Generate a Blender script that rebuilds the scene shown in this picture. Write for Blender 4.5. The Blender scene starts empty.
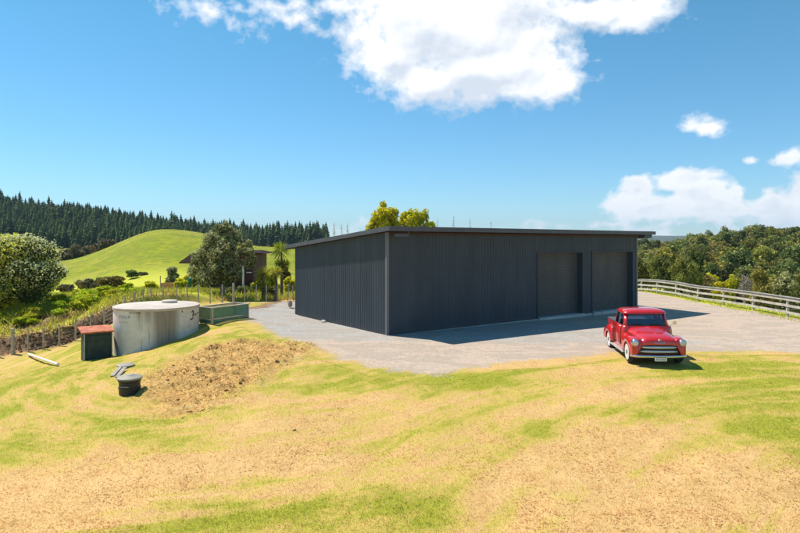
import bpy, bmesh, math, random
import numpy as np
from mathutils import Vector, Matrix, noise as mnoise
random.seed(7); rng = np.random.default_rng(7)
S = bpy.context.scene
COL = S.collection
F, HY, CZ = 594.0, 243.0, 3.95          # focal length and horizon row of the 800 px wide photo, camera height

def P(px, py, d): return Vector(((px-400)/F*d, d, CZ-(py-HY)/F*d))

# ------------------------------------------------------------------ tagging / linking
def tag(o, label=None, cat=None, group=None, kind=None):
    if label: o['label'] = label
    if cat: o['category'] = cat
    if group: o['group'] = group
    if kind: o['kind'] = kind
    return o
def empty(name, loc=(0,0,0), rz=0):
    o = bpy.data.objects.new(name, None); COL.objects.link(o)
    o.empty_display_size = .2; o.location = loc; o.rotation_euler = (0,0,rz); return o
def link(name, me, mat=None, parent=None, smooth=False):
    o = bpy.data.objects.new(name, me); COL.objects.link(o)
    if mat is not None and not me.materials: me.materials.append(mat)
    if parent is not None: o.parent = parent
    if smooth: me.polygons.foreach_set('use_smooth', [True]*len(me.polygons))
    return o
def copy_tree(o, parent=None):
    c = o.copy(); COL.objects.link(c); c.parent = parent
    for ch in [k for k in KIDS.get(o.name, [])]: copy_tree(ch, c)
    return c
KIDS = {}
def reg(*roots):
    for r in roots:
        KIDS[r.name] = list(r.children)
        for c in r.children: reg(c)

class MB:
    def __init__(s): s.v = []; s.f = []
    def add(s, vs, fs):
        n = len(s.v); s.v += [tuple(v) for v in vs]; s.f += [tuple(i+n for i in f) for f in fs]; return s
    def box(s, x0,y0,z0,x1,y1,z1):
        return s.add([(x0,y0,z0),(x1,y0,z0),(x1,y1,z0),(x0,y1,z0),(x0,y0,z1),(x1,y0,z1),(x1,y1,z1),(x0,y1,z1)],
            [(0,3,2,1),(4,5,6,7),(0,1,5,4),(1,2,6,5),(2,3,7,6),(3,0,4,7)])
    def bar(s, a, b, w, h=None, n=4):
        a=Vector(a); b=Vector(b); h = h or w; d=(b-a).normalized()
        up = Vector((0,0,1)) if abs(d.z)<.9 else Vector((0,1,0))
        r = d.cross(up).normalized(); u = r.cross(d)
        vs=[]
        for p in (a,b):
            for k in range(n):
                t = 2*math.pi*(k+.5)/n; q = math.sqrt(2) if n==4 else 1
                vs.append(p + r*math.cos(t)*w/2*q + u*math.sin(t)*h/2*q)
        fs=[(k,(k+1)%n,n+(k+1)%n,n+k) for k in range(n)]+[tuple(range(n))[::-1],tuple(range(n,2*n))]
        return s.add(vs,fs)
    def tube(s, pts, rad, n=8):
        pts=[Vector(p) for p in pts]; vs=[]; rr = rad if hasattr(rad,'__len__') else [rad]*len(pts)
        for i,p in enumerate(pts):
            d=(pts[min(i+1,len(pts)-1)]-pts[max(i-1,0)]).normalized()
            up = Vector((0,0,1)) if abs(d.z)<.9 else Vector((0,1,0))
            r=d.cross(up).normalized(); u=r.cross(d)
            for k in range(n):
                t=2*math.pi*k/n; vs.append(p+(r*math.cos(t)+u*math.sin(t))*rr[i])
        fs=[]
        for i in range(len(pts)-1):
            for k in range(n): fs.append((i*n+k,i*n+(k+1)%n,(i+1)*n+(k+1)%n,(i+1)*n+k))
        fs += [tuple(range(n))[::-1], tuple(range((len(pts)-1)*n,len(pts)*n))]
        return s.add(vs,fs)
    def lathe(s, prof, n=32, c=(0,0,0), axis='z'):
        vs=[]; m=len(prof)
        for k in range(n):
            t=2*math.pi*k/n
            for r,z in prof:
                if axis=='z': vs.append((c[0]+r*math.cos(t),c[1]+r*math.sin(t),c[2]+z))
                elif axis=='x': vs.append((c[0]+z,c[1]+r*math.cos(t),c[2]+r*math.sin(t)))
                else: vs.append((c[0]+r*math.sin(t),c[1]+z,c[2]+r*math.cos(t)))
        fs=[]
        for k in range(n):
            k2=(k+1)%n
            for j in range(m-1): fs.append((k*m+j,k2*m+j,k2*m+j+1,k*m+j+1))
        if prof[0][0]>1e-6: fs.append(tuple(k*m for k in range(n))[::-1])
        if prof[-1][0]>1e-6: fs.append(tuple(k*m+m-1 for k in range(n)))
        return s.add(vs,fs)
    def loft(s, secs, closed=False, cap0=False, cap1=False):
        n=len(secs[0]); vs=[p for q in secs for p in q]; fs=[]
        for i in range(len(secs)-1):
            for k in range(n if closed else n-1):
                k2=(k+1)%n; fs.append((i*n+k,i*n+k2,(i+1)*n+k2,(i+1)*n+k))
        if cap0: fs.append(tuple(range(n))[::-1])
        if cap1: fs.append(tuple(range((len(secs)-1)*n,len(secs)*n)))
        return s.add(vs,fs)
    def build(s, name, mat, parent=None, smooth=False, bevel=0, solid=0, sub=0, seg=2):
        me=bpy.data.meshes.new(name); me.from_pydata(s.v,[],s.f); me.validate(); me.update()
        bm=bmesh.new(); bm.from_mesh(me); bmesh.ops.remove_doubles(bm,verts=bm.verts,dist=1e-5)
        bmesh.ops.recalc_face_normals(bm,faces=bm.faces); bm.to_mesh(me); bm.free()
        o=link(name,me,mat,parent,smooth)
        if solid: m=o.modifiers.new('solid','SOLIDIFY'); m.thickness=solid; m.offset=-1
        if sub: m=o.modifiers.new('sub','SUBSURF'); m.levels=sub; m.render_levels=sub
        if bevel: m=o.modifiers.new('bevel','BEVEL'); m.width=bevel; m.segments=seg; m.limit_method='ANGLE'; m.angle_limit=.7
        if smooth:
            try:
                me.set_sharp_from_angle(angle=math.radians(40))
            except Exception: pass
        return o

def np_mesh(name, verts, faces, attrs=None, mat=None, parent=None, smooth=False):
    """verts (n,3), faces (m,k) uniform; attrs: name->(n,4) point colours"""
    me=bpy.data.meshes.new(name); n=len(verts); m,k=faces.shape
    me.vertices.add(n); me.vertices.foreach_set('co', np.ascontiguousarray(verts,dtype=np.float32).ravel())
    me.loops.add(m*k); me.loops.foreach_set('vertex_index', np.ascontiguousarray(faces,dtype=np.int32).ravel())
    me.polygons.add(m); me.polygons.foreach_set('loop_start', np.arange(0,m*k,k,dtype=np.int32))
    me.polygons.foreach_set('loop_total', np.full(m,k,dtype=np.int32))
    me.update(calc_edges=True)
    for an,av in (attrs or {}).items():
        a=me.attributes.new(an,'FLOAT_COLOR','POINT'); a.data.foreach_set('color', np.ascontiguousarray(av,dtype=np.float32).ravel())
    return link(name,me,mat,parent,smooth)

# ------------------------------------------------------------------ materials
def lin(r,g,b):
    f=lambda c:(c/12.92 if c<=.04045 else ((c+.055)/1.055)**2.4)
    return (f(r/255),f(g/255),f(b/255),1)
class N:
    def __init__(s,name):
        s.m=bpy.data.materials.new(name); s.m.use_nodes=True; s.t=s.m.node_tree; s.t.nodes.clear()
        s.out=s.t.nodes.new('ShaderNodeOutputMaterial')
    def n(s,ty,**k):
        o=s.t.nodes.new(ty)
        for a,b in k.items():
            if a.startswith('i_'):
                key=a[2:]; key=int(key) if key.isdigit() else key.replace('_',' ')
                if hasattr(b,'is_linked'): s.t.links.new(b,o.inputs[key])
                else: o.inputs[key].default_value=b
            else: setattr(o,a,b)
        return o
    def l(s,a,b): s.t.links.new(a,b)
    def noise(s,vec,scale,detail=4,rough=.5,dist=0):
        return s.n('ShaderNodeTexNoise',i_Vector=vec,i_Scale=scale,i_Detail=detail,i_Roughness=rough,i_Distortion=dist).outputs['Fac']
    def ramp(s,fac,a,b,ca=(0,0,0,1),cb=(1,1,1,1)):
        r=s.n('ShaderNodeValToRGB',i_Fac=fac); e=r.color_ramp.elements
        e[0].position=a; e[1].position=b; e[0].color=ca; e[1].color=cb; return r.outputs['Color']
    def mix(s,f,a,b,blend='MIX'):
        m=s.n('ShaderNodeMix',data_type='RGBA',blend_type=blend)
        for i,v in ((0,f),(6,a),(7,b)):
            if hasattr(v,'is_linked'): s.l(v,m.inputs[i])
            else: m.inputs[i].default_value=v
        return m.outputs[2]
    def math(s,op,a,b=0,c=0,clamp=False):
        m=s.n('ShaderNodeMath',operation=op,use_clamp=clamp)
        for i,v in enumerate((a,b,c)):
            if hasattr(v,'is_linked'): s.l(v,m.inputs[i])
            else: m.inputs[i].default_value=v
        return m.outputs[0]
    def pos(s): return s.n('ShaderNodeNewGeometry').outputs['Position']
    def obj(s): return s.n('ShaderNodeTexCoord').outputs['Object']
    def attr(s,name): return s.n('ShaderNodeAttribute',attribute_name=name)
    def sep(s,v): o=s.n('ShaderNodeSeparateColor',i_Color=v); return o.outputs[0],o.outputs[1],o.outputs[2]
    def bump(s,h,strength=.5,dist=.02): return s.n('ShaderNodeBump',i_Height=h,i_Strength=strength,i_Distance=dist).outputs['Normal']
    def bsdf(s,color,rough=.7,metal=0,normal=None,coat=0,spec=.5,**k):
        b=s.n('ShaderNodeBsdfPrincipled')
        for key,v in (('Base Color',color),('Roughness',rough),('Metallic',metal),('Coat Weight',coat),('Specular IOR Level',spec)):
            if hasattr(v,'is_linked'): s.l(v,b.inputs[key])
            else: b.inputs[key].default_value=v
        if normal: s.l(normal,b.inputs['Normal'])
        for key,v in k.items(): b.inputs[key.replace('_',' ')].default_value=v
        s.l(b.outputs[0],s.out.inputs[0]); return b
def simple(name,c,rough=.6,metal=0,coat=0,var=.15,scale=3,bump=0,bscale=40,spec=.5):
    g=N(name); v=g.obj(); nz=g.noise(v,scale,5,.6)
    dark=tuple(x*(1-var) for x in c[:3])+(1,); lite=tuple(min(1,x*(1+var)) for x in c[:3])+(1,)
    colr=g.ramp(nz,.3,.7,dark,lite)
    nm=g.bump(g.noise(v,bscale,4),bump,.01) if bump else None
    g.bsdf(colr,rough,metal,nm,coat,spec); return g.m

# ground: masks come with the mesh (kind of cover), fine structure is noise
def ground_mat(blade=False):
    g=N('ground_cover_blades' if blade else 'ground_cover')
    pos=g.pos()
    A=g.attr('cover'); gr,gn,rg=g.sep(A.outputs['Color']); lush=A.outputs['Alpha']
    B=g.attr('tone'); pink,soil,track=g.sep(B.outputs['Color']); farm=B.outputs['Alpha']
    sp=g.n('ShaderNodeSeparateXYZ',i_0=pos)
    # mower streaks follow arcs
    def arc(cx,cy,rs,ts):
        dx=g.math('SUBTRACT',sp.outputs[0],cx); dy=g.math('SUBTRACT',sp.outputs[1],cy)
        r=g.math('SQRT',g.math('ADD',g.math('MULTIPLY',dx,dx),g.math('MULTIPLY',dy,dy)))
        th=g.math('ARCTAN2',dy,dx)
        w=g.n('ShaderNodeCombineXYZ',i_0=g.math('MULTIPLY',r,rs),i_1=g.math('MULTIPLY',th,ts))
        return g.noise(w.outputs[0],1,4,.6,.6)
    st1=arc(14,2,1.3,2.2); st2=arc(-5,23,1.5,2.4)
    sx=g.ramp(g.math('ADD',g.math('MULTIPLY',sp.outputs[0],.08),.5),.2,.8)
    st=g.mix(sx,st2,st1)
    n_big=g.noise(pos,.32,4,.55,.5); n_mid=g.noise(pos,1.7,5,.62,.3); n_f=g.noise(pos,13,6,.7); n_ff=g.noise(pos,60,4,.7)
    # greenness
    q=g.math('ADD',gn,g.math('MULTIPLY',g.math('SUBTRACT',st,.5),3.0))
    q=g.math('ADD',q,g.math('MULTIPLY',g.math('SUBTRACT',n_mid,.5),1.6))
    q=g.math('ADD',q,g.math('MULTIPLY',g.math('SUBTRACT',n_f,.5),1.2))
    q=g.math('ADD',q,g.math('MULTIPLY',g.math('SUBTRACT',n_big,.5),.9))
    qf=g.ramp(q,.0,1.05)
    straw=g.mix(g.ramp(n_f,.3,.72),(.41,.24,.083,1),(.71,.455,.18,1))
    straw=g.mix(g.ramp(n_mid,.35,.7),straw,g.mix(n_ff,(.52,.325,.125,1),(.75,.51,.235,1)))
    olive=g.mix(g.ramp(n_ff,.3,.7),(.38,.275,.055,1),(.64,.475,.13,1))
    green=g.mix(g.ramp(n_f,.3,.7),(.17,.20,.012,1),(.43,.39,.045,1))
    lawn=g.n('ShaderNodeValToRGB',i_Fac=qf); 
    m1=g.mix(g.ramp(qf,.12,.5),straw,olive); lawn=g.mix(g.ramp(qf,.5,1.0),m1,green)
    # rough dry clods
    rough=g.mix(g.ramp(n_f,.35,.65),(.24,.12,.035,1),(.72,.45,.15,1))
    rough=g.mix(g.ramp(n_mid,.5,.75),rough,g.mix(n_ff,(.44,.33,.10,1),(.66,.50,.22,1)))
    rm=g.ramp(g.math('ADD',rg,g.math('MULTIPLY',g.math('SUBTRACT',n_mid,.5),1.8)),.3,.85)
    c=g.mix(rm,lawn,rough)
    # lush pasture
    lg=g.mix(g.ramp(n_f,.3,.7),(.26,.33,.010,1),(.60,.62,.03,1))
    lg=g.mix(g.ramp(n_mid,.3,.75),lg,(.50,.45,.07,1))
    lm=g.ramp(g.math('ADD',lush,g.math('MULTIPLY',g.math('SUBTRACT',n_mid,.5),.5)),.4,.6)
    c=g.mix(lm,c,lg)
    forest=g.mix(n_mid,(.030,.045,.018,1),(.075,.085,.03,1))
    # distant hill pasture, bright, with sheep-track terraces
    wv=g.n('ShaderNodeMapping',i_Vector=pos); wv.inputs['Scale'].default_value=(.10,.10,2.4)
    nt=g.noise(wv.outputs[0],1.0,5,.65,.5); nh=g.noise(pos,.09,5,.6,.4); nh2=g.noise(pos,.8,4,.6)
    hc=g.mix(g.ramp(nh,.3,.7),(.21,.25,.002,1),(.34,.335,.004,1))
    hc=g.mix(g.ramp(nt,.50,.66),hc,(.21,.18,.025,1)); hc=g.mix(g.ramp(nh2,.42,.62),hc,(.15,.19,.008,1)); hc=g.mix(g.math('MULTIPLY',g.ramp(nh,.5,.7),.5),hc,(.34,.28,.05,1))
    def segd(a,b):
        dx,dy=b[0]-a[0],b[1]-a[1]; L2=dx*dx+dy*dy
        px=g.math('SUBTRACT',sp.outputs[0],a[0]); py=g.math('SUBTRACT',sp.outputs[1],a[1])
        t=g.math('DIVIDE',g.math('ADD',g.math('MULTIPLY',px,dx),g.math('MULTIPLY',py,dy)),L2,clamp=True)
        ex=g.math('SUBTRACT',px,g.math('MULTIPLY',t,dx)); ey=g.math('SUBTRACT',py,g.math('MULTIPLY',t,dy))
        return g.math('SQRT',g.math('ADD',g.math('MULTIPLY',ex,ex),g.math('MULTIPLY',ey,ey)))
    dmin=None
    for pts in TRK:
        for a_,b_ in zip(pts[:-1],pts[1:]):
            q_=segd(a_,b_); dmin=q_ if dmin is None else g.math('MINIMUM',dmin,q_)
    dmin=g.math('ADD',dmin,g.math('MULTIPLY',g.math('SUBTRACT',nh2,.5),2.2))
    trk=g.math('MULTIPLY',g.ramp(dmin,1.25,.5),.8)
    hc=g.mix(trk,hc,g.mix(nh2,(.30,.22,.07,1),(.40,.32,.12,1)))
    c=g.mix(farm,c,hc)
    c=g.mix(g.ramp(lush,.9,1.0) if False else g.math('GREATER_THAN',lush,1.5),c,forest)
    # soil
    sc=g.mix(g.ramp(n_f,.35,.65),(.06,.034,.018,1),(.42,.26,.14,1))
    sm=g.ramp(g.math('ADD',soil,g.math('MULTIPLY',g.math('SUBTRACT',n_mid,.5),.9)),.42,.6)
    c=g.mix(sm,c,sc)
    # gravel
    vo=g.n('ShaderNodeTexVoronoi',i_Vector=pos,i_Scale=48); vc=g.sep(vo.outputs['Color'])[0]
    gc=g.mix(g.math('ADD',g.math('MULTIPLY',vc,.6),g.math('MULTIPLY',g.ramp(n_f,.3,.7),.4)),(.23,.22,.205,1),(.54,.515,.48,1))
    pk=g.mix(g.ramp(n_f,.3,.7),(.42,.29,.20,1),(.66,.50,.37,1))
    pm=g.ramp(g.math('ADD',pink,g.math('MULTIPLY',g.math('SUBTRACT',n_mid,.5),1.6)),.35,.7)
    gc=g.mix(g.math('MULTIPLY',pm,.8),gc,pk)
    gc=g.mix(g.math('MULTIPLY',g.ramp(g.noise(pos,5,5,.7),.42,.7),.45),gc,g.mix(n_ff,(.20,.175,.15,1),(.34,.30,.255,1)))
    stg=g.noise(g.n('ShaderNodeMapping',i_Vector=pos,i_Scale=(.5,.9,.9)).outputs[0],1.1,6,.65,.6)
    gc=g.mix(g.math('MULTIPLY',g.ramp(stg,.45,.9),.45),gc,g.mix(n_f,(.52,.46,.40,1),(.66,.60,.52,1)))
    gc=g.mix(g.math('MULTIPLY',g.ramp(stg,.5,.15),.45),gc,g.mix(n_f,(.24,.19,.14,1),(.40,.33,.26,1)))
    edge=g.math('ADD',gr,g.math('MULTIPLY',g.math('SUBTRACT',n_mid,.5),1.3)); edge=g.math('ADD',edge,g.math('MULTIPLY',g.math('SUBTRACT',n_big,.5),.6))
    edge=g.math('ADD',edge,g.math('MULTIPLY',g.math('SUBTRACT',n_f,.5),.9))
    gm=g.ramp(edge,.42,.62)
    if not blade: c=g.mix(gm,c,gc)
    if blade:
        tint=g.attr('tint'); c=g.mix(g.math('MULTIPLY',tint.outputs['Fac'],.6),c,g.mix(.5,c,(.5,.42,.16,1)))
        b=g.bsdf(c,.75,spec=.15); tr=g.n('ShaderNodeBsdfTranslucent',i_Color=c)
        mx=g.n('ShaderNodeMixShader',i_0=.6,i_1=b.outputs[0],i_2=tr.outputs[0]); g.l(mx.outputs[0],g.out.inputs[0]); return g.m
    h=g.math('ADD',g.math('MULTIPLY',n_f,1.0),g.math('MULTIPLY',n_ff,.5))
    hg=g.math('ADD',g.math('MULTIPLY',vo.outputs['Distance'],-.5),g.math('MULTIPLY',n_f,.4))
    hh=g.mix(gm,h,hg)
    nm=g.n('ShaderNodeBump',i_Height=hh,i_Strength=.42,i_Distance=.04).outputs['Normal']
    g.bsdf(c,.92,normal=nm,spec=.15); return g.m

def leaf_mat(name,c1,c2,trans=.3,var=.5,spec=.22):
    g=N(name); t=g.attr('tint'); oi=g.n('ShaderNodeObjectInfo')
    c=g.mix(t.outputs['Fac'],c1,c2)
    v=g.n('ShaderNodeHueSaturation',i_Color=c); 
    g.l(g.math('ADD',g.math('MULTIPLY',oi.outputs['Random'],var),1-var/2),v.inputs['Value'])
    g.l(g.math('ADD',g.math('MULTIPLY',g.math('FRACT',g.math('MULTIPLY',oi.outputs['Random'],7.3)),.05),.475),v.inputs['Hue'])
    b=g.bsdf(v.outputs[0],.62,spec=spec); tr=g.n('ShaderNodeBsdfTranslucent',i_Color=v.outputs[0])
    mx=g.n('ShaderNodeMixShader',i_0=trans,i_1=b.outputs[0],i_2=tr.outputs[0]); g.l(mx.outputs[0],g.out.inputs[0]); return g.m

M={}
M['bark']=simple('bark',(.14,.10,.07,1),.9,var=.4,scale=6,bump=.6)
M['greybark']=simple('grey_bark',(.30,.26,.23,1),.9,var=.3,scale=6,bump=.4)

# ------------------------------------------------------------------ terrain
def sstep(a,b,x): t=np.clip((x-a)/(b-a),0,1); return t*t*(3-2*t)
U=Vector((.8130,.5822,0)); NRM=Vector((.5822,-.8130,0)); C0=Vector((-.556,25.4,0))
def W(u,n,z=0): p=C0+U*u+NRM*n; return Vector((p.x,p.y,z))
ctrl=[]
def cp(x,y,z): ctrl.append((x,y,z))
def cpx(px,py,d): p=P(px,py,d); ctrl.append(tuple(p))
for (u,n,z) in [(0,0,0),(9,0,-.05),(18.4,0,-.12),(0,-9,0),(9,-9,0),(18.4,-9,-.1),(9,-4,0),(4,3,-.05),(12,3,-.17),(19,3,-.2),(-3,-3,.0),(-3,2,-.03),(14,-14,-.2),(4,-14,0)]:
    p=W(u,n); cp(p.x,p.y,z)
for a in [(1,19,-.08),(5,19,-.1),(8,20,-.12),(13,22,-.15),(19,30,-.2),(21.5,33,-.2),(21.2,51,-.2),(21.2,42,-.2),(22,26,-.25),(25,20,-.4),
          (14,16,-.3),(8,15,-.3),(3,14,-.45),(0,8,-1.0),(-6,8,-1.35),(6,8,-.8),(12,9,-.8),(-3,17,-.25),(-3,12,-.8),(22,10,-1),(-12,12,-1.7),(-20,12,-2.4),(-20,22,-2.0),(-25,30,-2.4),(28,34,-.8),(28,50,-1.2),(32,25,-1.6)]: cp(*a)
for a in [(135,402,17.3),(180,416,15.5),(130,393,17.9),(125,368,21.6),(96,359,24.4),(123,358,25.4),(157,346,25.1),(199,330,27),(13,356,28.6),(42,349.5,28.6),(70,343,28.8),
          (211,322,28),(249,317,30),(285,302,36),(240,304,36),(204,305,35),(160,310,32),(250,348,22),(310,358,20),(290,390,17),(240,402,15.8),(60,400,18),(20,380,22),
          (60,303,37),(110,298,39),(0,318,33),(20,312,34.5),(-60,330,34),(170,295,44),(250,289,50),(290,285,55),(100,290,58),(30,290,60)]: cpx(*a)
CP=np.array(ctrl); 
def _k(r2): return .5*r2*np.log(r2+1e-9)
_n=len(CP); _A=np.zeros((_n+3,_n+3)); _d=((CP[:,None,:2]-CP[None,:,:2])**2).sum(-1)
_A[:_n,:_n]=_k(_d)+np.eye(_n)*2.0; _A[:_n,_n]=1; _A[:_n,_n+1:]=CP[:,:2]; _A[_n,:_n]=1; _A[_n+1:,:_n]=CP[:,:2].T
_w=np.linalg.solve(_A,np.concatenate([CP[:,2],np.zeros(3)]))
def tps(x,y):
    out=_w[_n]+_w[_n+1]*x+_w[_n+2]*y
    for i in range(_n): out=out+_w[i]*_k((x-CP[i,0])**2+(y-CP[i,1])**2)
    return out
# value noise in numpy
_perm=rng.random((512,512))
def vnoise(x,y,s):
    x=np.asarray(x,float)*s+137.3; y=np.asarray(y,float)*s+71.7; xi=np.floor(x).astype(int); yi=np.floor(y).astype(int); fx=x-xi; fy=y-yi
    fx=fx*fx*(3-2*fx); fy=fy*fy*(3-2*fy); g=lambda a,b:_perm[a%512,b%512]
    return (g(xi,yi)*(1-fx)+g(xi+1,yi)*fx)*(1-fy)+(g(xi,yi+1)*(1-fx)+g(xi+1,yi+1)*fx)*fy-.5
def fbm(x,y,s,o=4): return sum(vnoise(x+i*31,y-i*17,s*2**i)*.5**i for i in range(o))
# left wire fence line (world)
FL=[tuple(P(a,b,d)[:2]) for a,b,d in [(-120,375,29),(13,356,28.6),(42,349.5,28.6),(70,343,28.8),(107,334,30.3),(150,318,33.5),(204,304,36),(247,302,37.5),(287,298,39),(330,295,44)]]
def fence_side(x,y):
    """signed distance beyond the wire fence (positive = far side)"""
    best=np.full(np.shape(x),1e9); sg=np.ones(np.shape(x))
    for (ax,ay),(bx,by) in zip(FL[:-1],FL[1:]):
        dx,dy=bx-ax,by-ay; L=math.hypot(dx,dy); t=np.clip(((x-ax)*dx+(y-ay)*dy)/L/L,0,1)
        d=np.hypot(x-ax-t*dx,y-ay-t*dy); s=np.sign(dx*(y-ay)-dy*(x-ax))
        m=d<best; best=np.where(m,d,best); sg=np.where(m,s,sg)
    return best*sg
def gauss(x,y,cx,cy,sl,sr,sf,sb):
    sx=np.where(x<cx,sl,sr); sy=np.where(y<cy,sf,sb); return np.exp(-.5*((x-cx)/sx)**2-.5*((y-cy)/sy)**2)
ridge_a=np.array([[-900,36],[-470,31],[-300,28],[-235,21],[-185,13],[-123,4],[-78,2.5],[0,1.5],[9999,-3]])
def farh(x,y):
    base=-2.2+0*x
    base=np.where(x>0, base-4.5*sstep(26,60,x)*sstep(10,40,y+10), base)
    z=base+fbm(x,y,.02,3)*1.1*sstep(60,140,np.abs(y)+np.abs(x)*.5)
    xr=x*450/np.maximum(y,200); rr=np.interp(xr,ridge_a[:,0],ridge_a[:,1])
    z=z+np.maximum(rr+3,0)*sstep(285,480,y)*(1-sstep(600,1500,y)*.8)
    ax=x*150/np.maximum(y,60); z=z+9.0*gauss(ax,y,-60,150,12,17,38,26)+2.0*gauss(ax,y,-24,160,20,26,45,30)
    ang=x/np.maximum(y,20)
    hr=np.interp(ang,[.2,.36,.42,.5,.6,.7,.9],[0,.5,2.2,5.5,8.7,8.5,8])
    z=z+hr*sstep(75,230,y)*(1-sstep(420,900,y)*.7)
    z=z+66*np.exp(-.5*((x-1750)/620)**2-.5*((y-3900)/500)**2)*(.8+.4*fbm(x,y,.003,4)) + 50*np.exp(-.5*((y-5200)/700)**2)*(1+.5*fbm(x,y,.002,4))
    return z
def height(x,y):
    x=np.asarray(x,float); y=np.asarray(y,float)
    z=np.clip(tps(x,y),-3.2,2)
    fs=fence_side(x,y); lf=sstep(-10.5,-13.5,x)*(x>-60)
    bank=.62*sstep(.05,.75,fs)*np.exp(-np.maximum(fs-1.5,0)/4)*lf
    z=z+np.where(fs>0,bank,0)
    near=z
    far=farh(x,y)
    w=np.maximum(sstep(48,78,y),np.maximum(sstep(-28,-42,x),sstep(23.5,40,x)))
    w=np.maximum(w,1-sstep(-8,4,y))
    z=near*(1-w)+far*w
    rg=rough_mask(x,y)
    z=z+rg*(fbm(x,y,1.3,3)*.26+fbm(x,y,4,3)*.24)
    lawn=(1-pad_mask(x,y))*(1-w)
    z=z+lawn*(fbm(x,y,.5,3)*.11+fbm(x,y,3.2,3)*.035)
    return z
def poly_px(pts,z):
    o=[]
    for a,b in pts:
        d=(CZ-z)*F/(b-HY); o.append(((a-400)/F*d,d))
    return o
def poly_sd(poly,x,y):
    best=np.full(np.shape(x),1e9); ins=np.zeros(np.shape(x),bool); n=len(poly)
    for i in range(n):
        ax,ay=poly[i]; bx,by=poly[(i+1)%n]; dx,dy=bx-ax,by-ay; L2=dx*dx+dy*dy
        t=np.clip(((x-ax)*dx+(y-ay)*dy)/L2,0,1); best=np.minimum(best,np.hypot(x-ax-t*dx,y-ay-t*dy))
        c=((ay>y)!=(by>y)); 
        with np.errstate(divide='ignore',invalid='ignore'): xx=(bx-ax)*(y-ay)/(by-ay if by!=ay else 1e-9)+ax
        ins^=c&(x<xx)
    return np.where(ins,best,-best)
PAD=poly_px([(240,322),(266,332),(300,345),(345,361),(392,371),(430,374),(480,366),(540,361),(600,353),(640,350),(700,349),(760,349),(830,353),(920,356)],-.08)
PAD=PAD+[(24,24),(22.2,30),(20.6,40),(20.5,56),(12,62),(-2,52),(-6.4,39),(-7.4,34.5),(-8.6,32.2)]
ROUGH=poly_px([(128,396),(150,373),(190,358),(240,350),(300,357),(318,366),(300,378),(262,394),(235,405),(190,417),(160,414)],-.5)
def pad_mask(x,y): return sstep(-1.3,1.1,poly_sd(PAD,x,y))
def rough_mask(x,y): return sstep(-1.1,1.3,poly_sd(ROUGH,x,y))
def hz(x,y): return float(height(np.array([x]),np.array([y]))[0])
def hit(px,py):
    """ground point seen at a photo pixel"""
    d=6.0
    dx=(px-400)/F; dz=-(py-HY)/F
    ds=np.arange(6,80,.1); g=height(dx*ds,ds); r=CZ+dz*ds
    k=np.argmax(r<g); d=ds[k]; return dx*d,d
# greenness blobs on the lawn: (px,py,rx,ry,amount)
BL=[]
for (a,b,rx,ry,am) in [(300,515,110,22,.75),(430,520,60,18,.5),(230,525,60,15,.5),(60,400,110,35,.38),(150,428,70,14,.42),(40,370,70,18,.5),(200,440,70,10,.3),(60,440,70,12,.25),
    (780,430,50,16,.75),(790,395,60,14,.6),(735,378,60,10,.5),(720,405,60,10,.35),(690,365,40,8,.45),(760,365,50,10,.5),(600,413,30,5,.7),(548,432,18,10,.6),(470,385,90,14,.3),
    (370,384,70,10,.45),(440,378,60,6,.65),(340,372,40,6,.5),(480,430,70,16,.12),(360,430,60,22,.15),(250,335,60,9,.35),(230,345,60,8,.2),(640,480,14,18,.35),(540,470,20,30,.2),
    (120,480,150,28,-.5),(30,505,90,30,-.35),(300,460,70,16,-.4),(620,470,110,26,-.55),(730,490,90,26,-.5),(580,520,120,18,-.45),(650,430,60,10,-.35),(500,450,60,16,-.1),(280,420,50,14,-.35),(240,300,30,10,-.3),(400,410,60,10,-.1),(60,475,90,18,-.3),(340,400,50,9,-.25)]:
    x,y=hit(a,b); x2,_=hit(a+rx,b); _,y2=hit(a,b-ry); _,y3=hit(a,min(b+ry,600)); BL.append((x,y,abs(x2-x)*.8,max(abs(y2-y),abs(y3-y))*.8,am))
def masks(x,y,z):
    gr=pad_mask(x,y)
    gn=.36+0*x+.45*sstep(28,31,y)*sstep(-6,-9,x)
    for (cx,cy,sx,sy,am) in BL: gn=gn+am*.78*np.exp(-.5*((x-cx)/sx)**2-.5*((y-cy)/sy)**2)
    rg=rough_mask(x,y)
    fs=fence_side(x,y)
    lush=sstep(.6,1.6,fs)*(x<4)
    lush=np.maximum(lush,sstep(20.3,20.9,x)*(y>22))
    soil=np.where(fs>-.3,np.exp(-.5*((fs-.30)/.33)**2),0)*sstep(-14.3,-15.5,x)*.62
    soil=soil+.75*gauss(x,y,*P(46,328,31)[:2],2.2,2.2,1.1,1.3)
    soil=soil+.62*gauss(x,y,*P(283,300,37)[:2],1.5,2.2,2.2,1.5)+.6*gauss(x,y,*P(262,312,33)[:2],1.2,1.5,1.5,1.5)
    far=np.maximum(sstep(58,85,y),0)
    lush=np.clip(lush+far,0,1); lush=np.where((y>520)|((x>55)&(y>90)),2.0,lush)
    farm=sstep(75,95,y)*(x<30)
    pink=.22+.9*gauss(x,y,19,34,6,9,9,30)+.55*gauss(x,y,0,22,6,4,1.8,1.6)+.4*gauss(x,y,14,45,8,8,12,12)+.35*gauss(x,y,5,21,5,5,.9,.9)
    pink=pink+.75*np.exp(-.5*((gr-.62)/.22)**2)*(y<24)
    # hill tracks
    tr=np.zeros_like(x)
    cov=np.stack([gr,np.clip(gn,-1,2),rg,lush],-1); tone=np.stack([pink,soil,tr*.8,farm],-1)
    return cov,tone
def hit_far(px,py):
    dx=(px-400)/F; dz=-(py-HY)/F; ds=np.arange(60,400,.5); g=height(dx*ds,ds); r=CZ+dz*ds
    k=int(np.argmax(r<g)); return (dx*ds[k],ds[k])
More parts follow.
